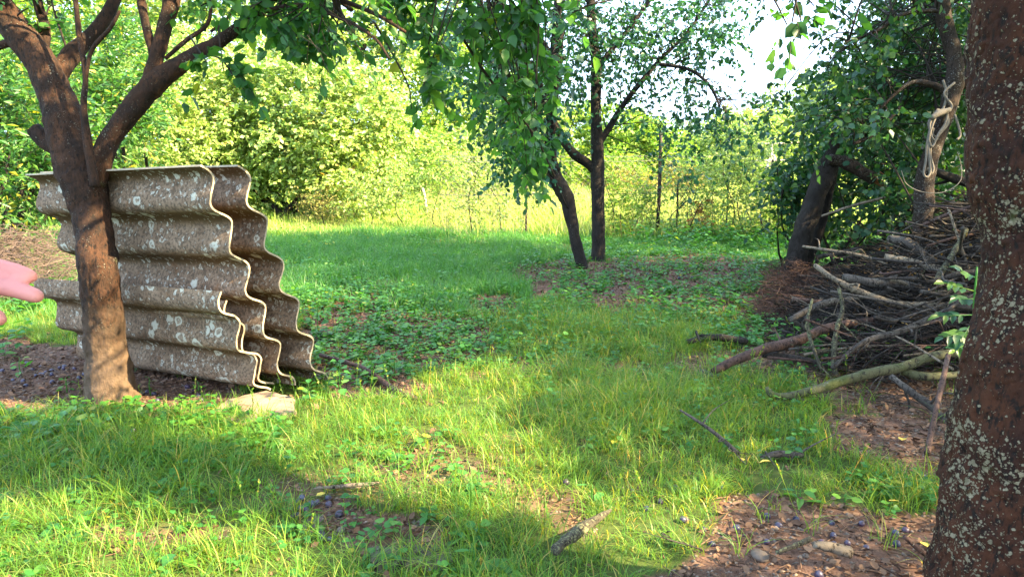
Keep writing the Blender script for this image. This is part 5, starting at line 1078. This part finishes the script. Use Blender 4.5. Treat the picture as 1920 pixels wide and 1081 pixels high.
# unseen orchard trees added beside and behind the viewer to shape the shade
def shade_tree(x, y, c, r, n, label, size=.085, msk=True):
    tb, tw, lf = MB(), MB(), MB(); sk = []; c, r = np.array(c, float), np.array(r, float); base = np.array([x, y, 0.])
    fk = np.array([x*.8+c[0]*.2, y*.8+c[1]*.2, max(.9, c[2]-r[2]*1.1)]); sk += list(tube(tb, [base-[0, 0, .1], base*.5+fk*.5+[.04, 0, 0], fk], [.17, .13, .12], 14, 6, .15, 8))
    for _ in range(6):
        for _t in range(30):
            e = c+rv(1)[0]*r*.75
            if not shadow_lit(fk+(e-fk)*np.linspace(.2, 1, 8)[:, None]).any(): break
        sk += list(tube(tb, [fk-[0, 0, .1], fk*.55+e*.45+rng.normal(size=3)*.15, e], [.09, .05, .012], 9, 6, .15, 8))
    sp = [(c+rv(1)[0]*r*rng.random()**.36, .35) for _ in range(n)]; sp = [s for s in sp if s[0][2] > .6]
    offf = lambda P: (lambda q: (q[0] < -30) | (q[0] > 1950) | (q[1] < -25) | (q[2] < .3))(proj(P))
    crown_twigs(tw, lf, [s for s in sp if offf(s[0][None])[0]], sk, 13, .36, 7, size, 1, shadow_lit if msk else None, offf, .3, link=False)
    t = thing('plum_tree', base, label, 'tree', 'unseen orchard trees added for shade'); tb.build('trunk', M['bark_left'], t); tw.build('twigs', M['twig'], t); lf.build('crown', M['plum_leaf'], t)
shade_tree(5.6, 2.6, (5.2, 2.8, 4.2), (2.7, 2.5, 2.4), 270, 'unseen orchard tree added for shade to the right of the big trunk')
shade_tree(7.6, 6.6, (7.2, 6.8, 5.4), (2.5, 2.7, 3.6), 330, 'unseen orchard tree added for shade beyond the right end of the brush pile')
shade_tree(3.6, -1.6, (3.6, -1.4, 4.6), (2.6, 2.3, 2.4), 260, 'unseen orchard tree added for shade behind the viewer to the right')
shade_tree(7.6, -.6, (7.4, -.6, 5.4), (2.7, 2.6, 3.4), 260, 'large unseen orchard tree added for shade farther right behind the viewer')
shade_tree(10.2, 3.0, (10.0, 3.0, 5.2), (2.6, 2.8, 3.8), 260, 'tall unseen orchard tree added for shade farthest to the right')

# ------------------------------------------------------------ person at the left, only fingertips in view
def person():
    bp = np.array([-1.32, .10, 0.]); t = thing('person', bp, 'person at the left edge reaching in, only pink fingertips in view', 'person')
    mb = MB(); o = bp
    def L(pts, r, seg=14, sq=None, k=5): tube(mb, pts, r, seg, k, 0, squash=sq)
    hip, chest, neck, head = o+[0, 0, .92], o+[0, .0, 1.28], o+[0, .01, 1.46], o+[0, .03, 1.60]
    L([hip-[0, 0, .08], hip, o+[0, 0, 1.08], chest, o+[0, 0, 1.40], o+[0, 0, 1.44]], [.12, .155, .135, .165, .12, .06], 20)
    L([o+[0, 0, 1.40], neck, head-[0, 0, .05]], [.065, .055, .055]); L([head-[0, 0, .12], head-[0, -.01, .07], head, head+[0, -.01, .08], head+[0, -.01, .118]], [.04, .068, .082, .07, .02], 20)
    L([head+[0, .07, .0], head+[0, .10, -.025], head+[0, .085, -.04]], [.012, .016, .01], 8)
    for s in (1, -1):
        L([head+[s*.078, 0, .03], head+[s*.09, -.01, .01], head+[s*.08, 0, -.03]], [.012, .018, .01], 8)
        L([hip+[s*.09, 0, -.03], o+[s*.10, .02, .5], o+[s*.10, 0, .09], o+[s*.10, 0, .05]], [.09, .062, .042, .045], 14); L([o+[s*.10, -.05, .05], o+[s*.10, .05, .045], o+[s*.11, .17, .03]], [.045, .045, .03], 12)
    L([o+[-.10, 0, 1.40], o+[-.19, 0, 1.38], o+[-.25, 0, 1.12], o+[-.24, .08, .86]], [.06, .055, .045, .03], 14)
    L([o+[-.24, .08, .88], o+[-.24, .10, .80], o+[-.24, .11, .74]], [.03, .036, .025], 12, .5)
    # pointing arm: shoulder, elbow, wrist, palm
    tips = [(66, 519, .600), (78, 556, .590), (6, 600, .578), (-40, 626, .565)]
    wr = at(-215, 512, .62); el = o+[.30, .10, 1.16]; L([o+[.08, 0, 1.40], o+[.18, 0, 1.38], el, wr], [.06, .055, .042, .027], 16)
    pc = at(-110, 522, .61); kn = [at(-95, 494, .615), at(-92, 531, .608), at(-98, 566, .597), at(-112, 598, .587)]
    for k_ in kn: L([wr, wr*.5+k_*.5, k_], [.022, .018, .0115], 12)
    for (a, b, d), k_, r in zip(tips, kn, (.0069, .0071, .0068, .0062)):
        tp = at(a, b, d); v = tp-k_; m1 = k_+v*.45+np.array([0, -.002, .004]); m2 = k_+v*.74+np.array([0, -.001, .003]); L([k_-v*.15, k_, m1, m2, tp-v*.06, tp+v*.005], [r*1.1, r*1.12, r*1.06, r, r*.86, r*.45], 14)
    th = at(-70, 395, .58); L([wr*.6+pc*.4, at(-170, 455, .60), at(-115, 418, .59), th], [.02, .013, .011, .007], 12)
    b = mb.build('body', M['skin'], t); rm = b.modifiers.new('remesh', 'REMESH'); rm.mode = 'VOXEL'; rm.voxel_size = .0026; rm.use_smooth_shade = True
    sm = b.modifiers.new('smooth', 'SMOOTH'); sm.factor = .5; sm.iterations = 3
    mb = MB(); tube(mb, [hip-[0, 0, .02], hip+[0, 0, .05], o+[0, 0, 1.08], chest, o+[0, 0, 1.40], o+[0, 0, 1.43]], [.17, .17, .155, .18, .135, .08], 24, 5, .05, 6)
    tube(mb, [o+[.06, 0, 1.39], o+[.18, 0, 1.38], o+[.25, .05, 1.27]], [.075, .07, .062], 16, 4, .05, 8); tube(mb, [o+[-.06, 0, 1.39], o+[-.19, 0, 1.38], o+[-.23, 0, 1.22]], [.075, .07, .062], 16, 4, .05, 8); mb.build('shirt', M['cloth'], t)
    mb = MB()
    for s in (1, -1): tube(mb, [hip+[s*.06, 0, .03], hip+[s*.09, 0, -.06], o+[s*.10, .02, .5], o+[s*.10, 0, .10]], [.11, .11, .08, .065], 18, 6, .05, 8)
    mb.build('trousers', M['trouser'], t)
    mb = MB(); V, Fh = blob((.094, .098, .10), 22, 14, .08, 20, 3); V = V+head+[0, -.022, .038]; mb.add(V, Fh); mb.build('hair', M['hair'], t)
    mb = MB()
    for s in (1, -1): V, Fe = blob((.011,)*3, 12, 8); mb.add(V+head+[s*.03, .078, .012], Fe)
    mb.build('eyes', M['pale_wood'], t)
person()
print('verts', sum(len(o.data.vertices) for o in bpy.data.objects if o.type == 'MESH'))
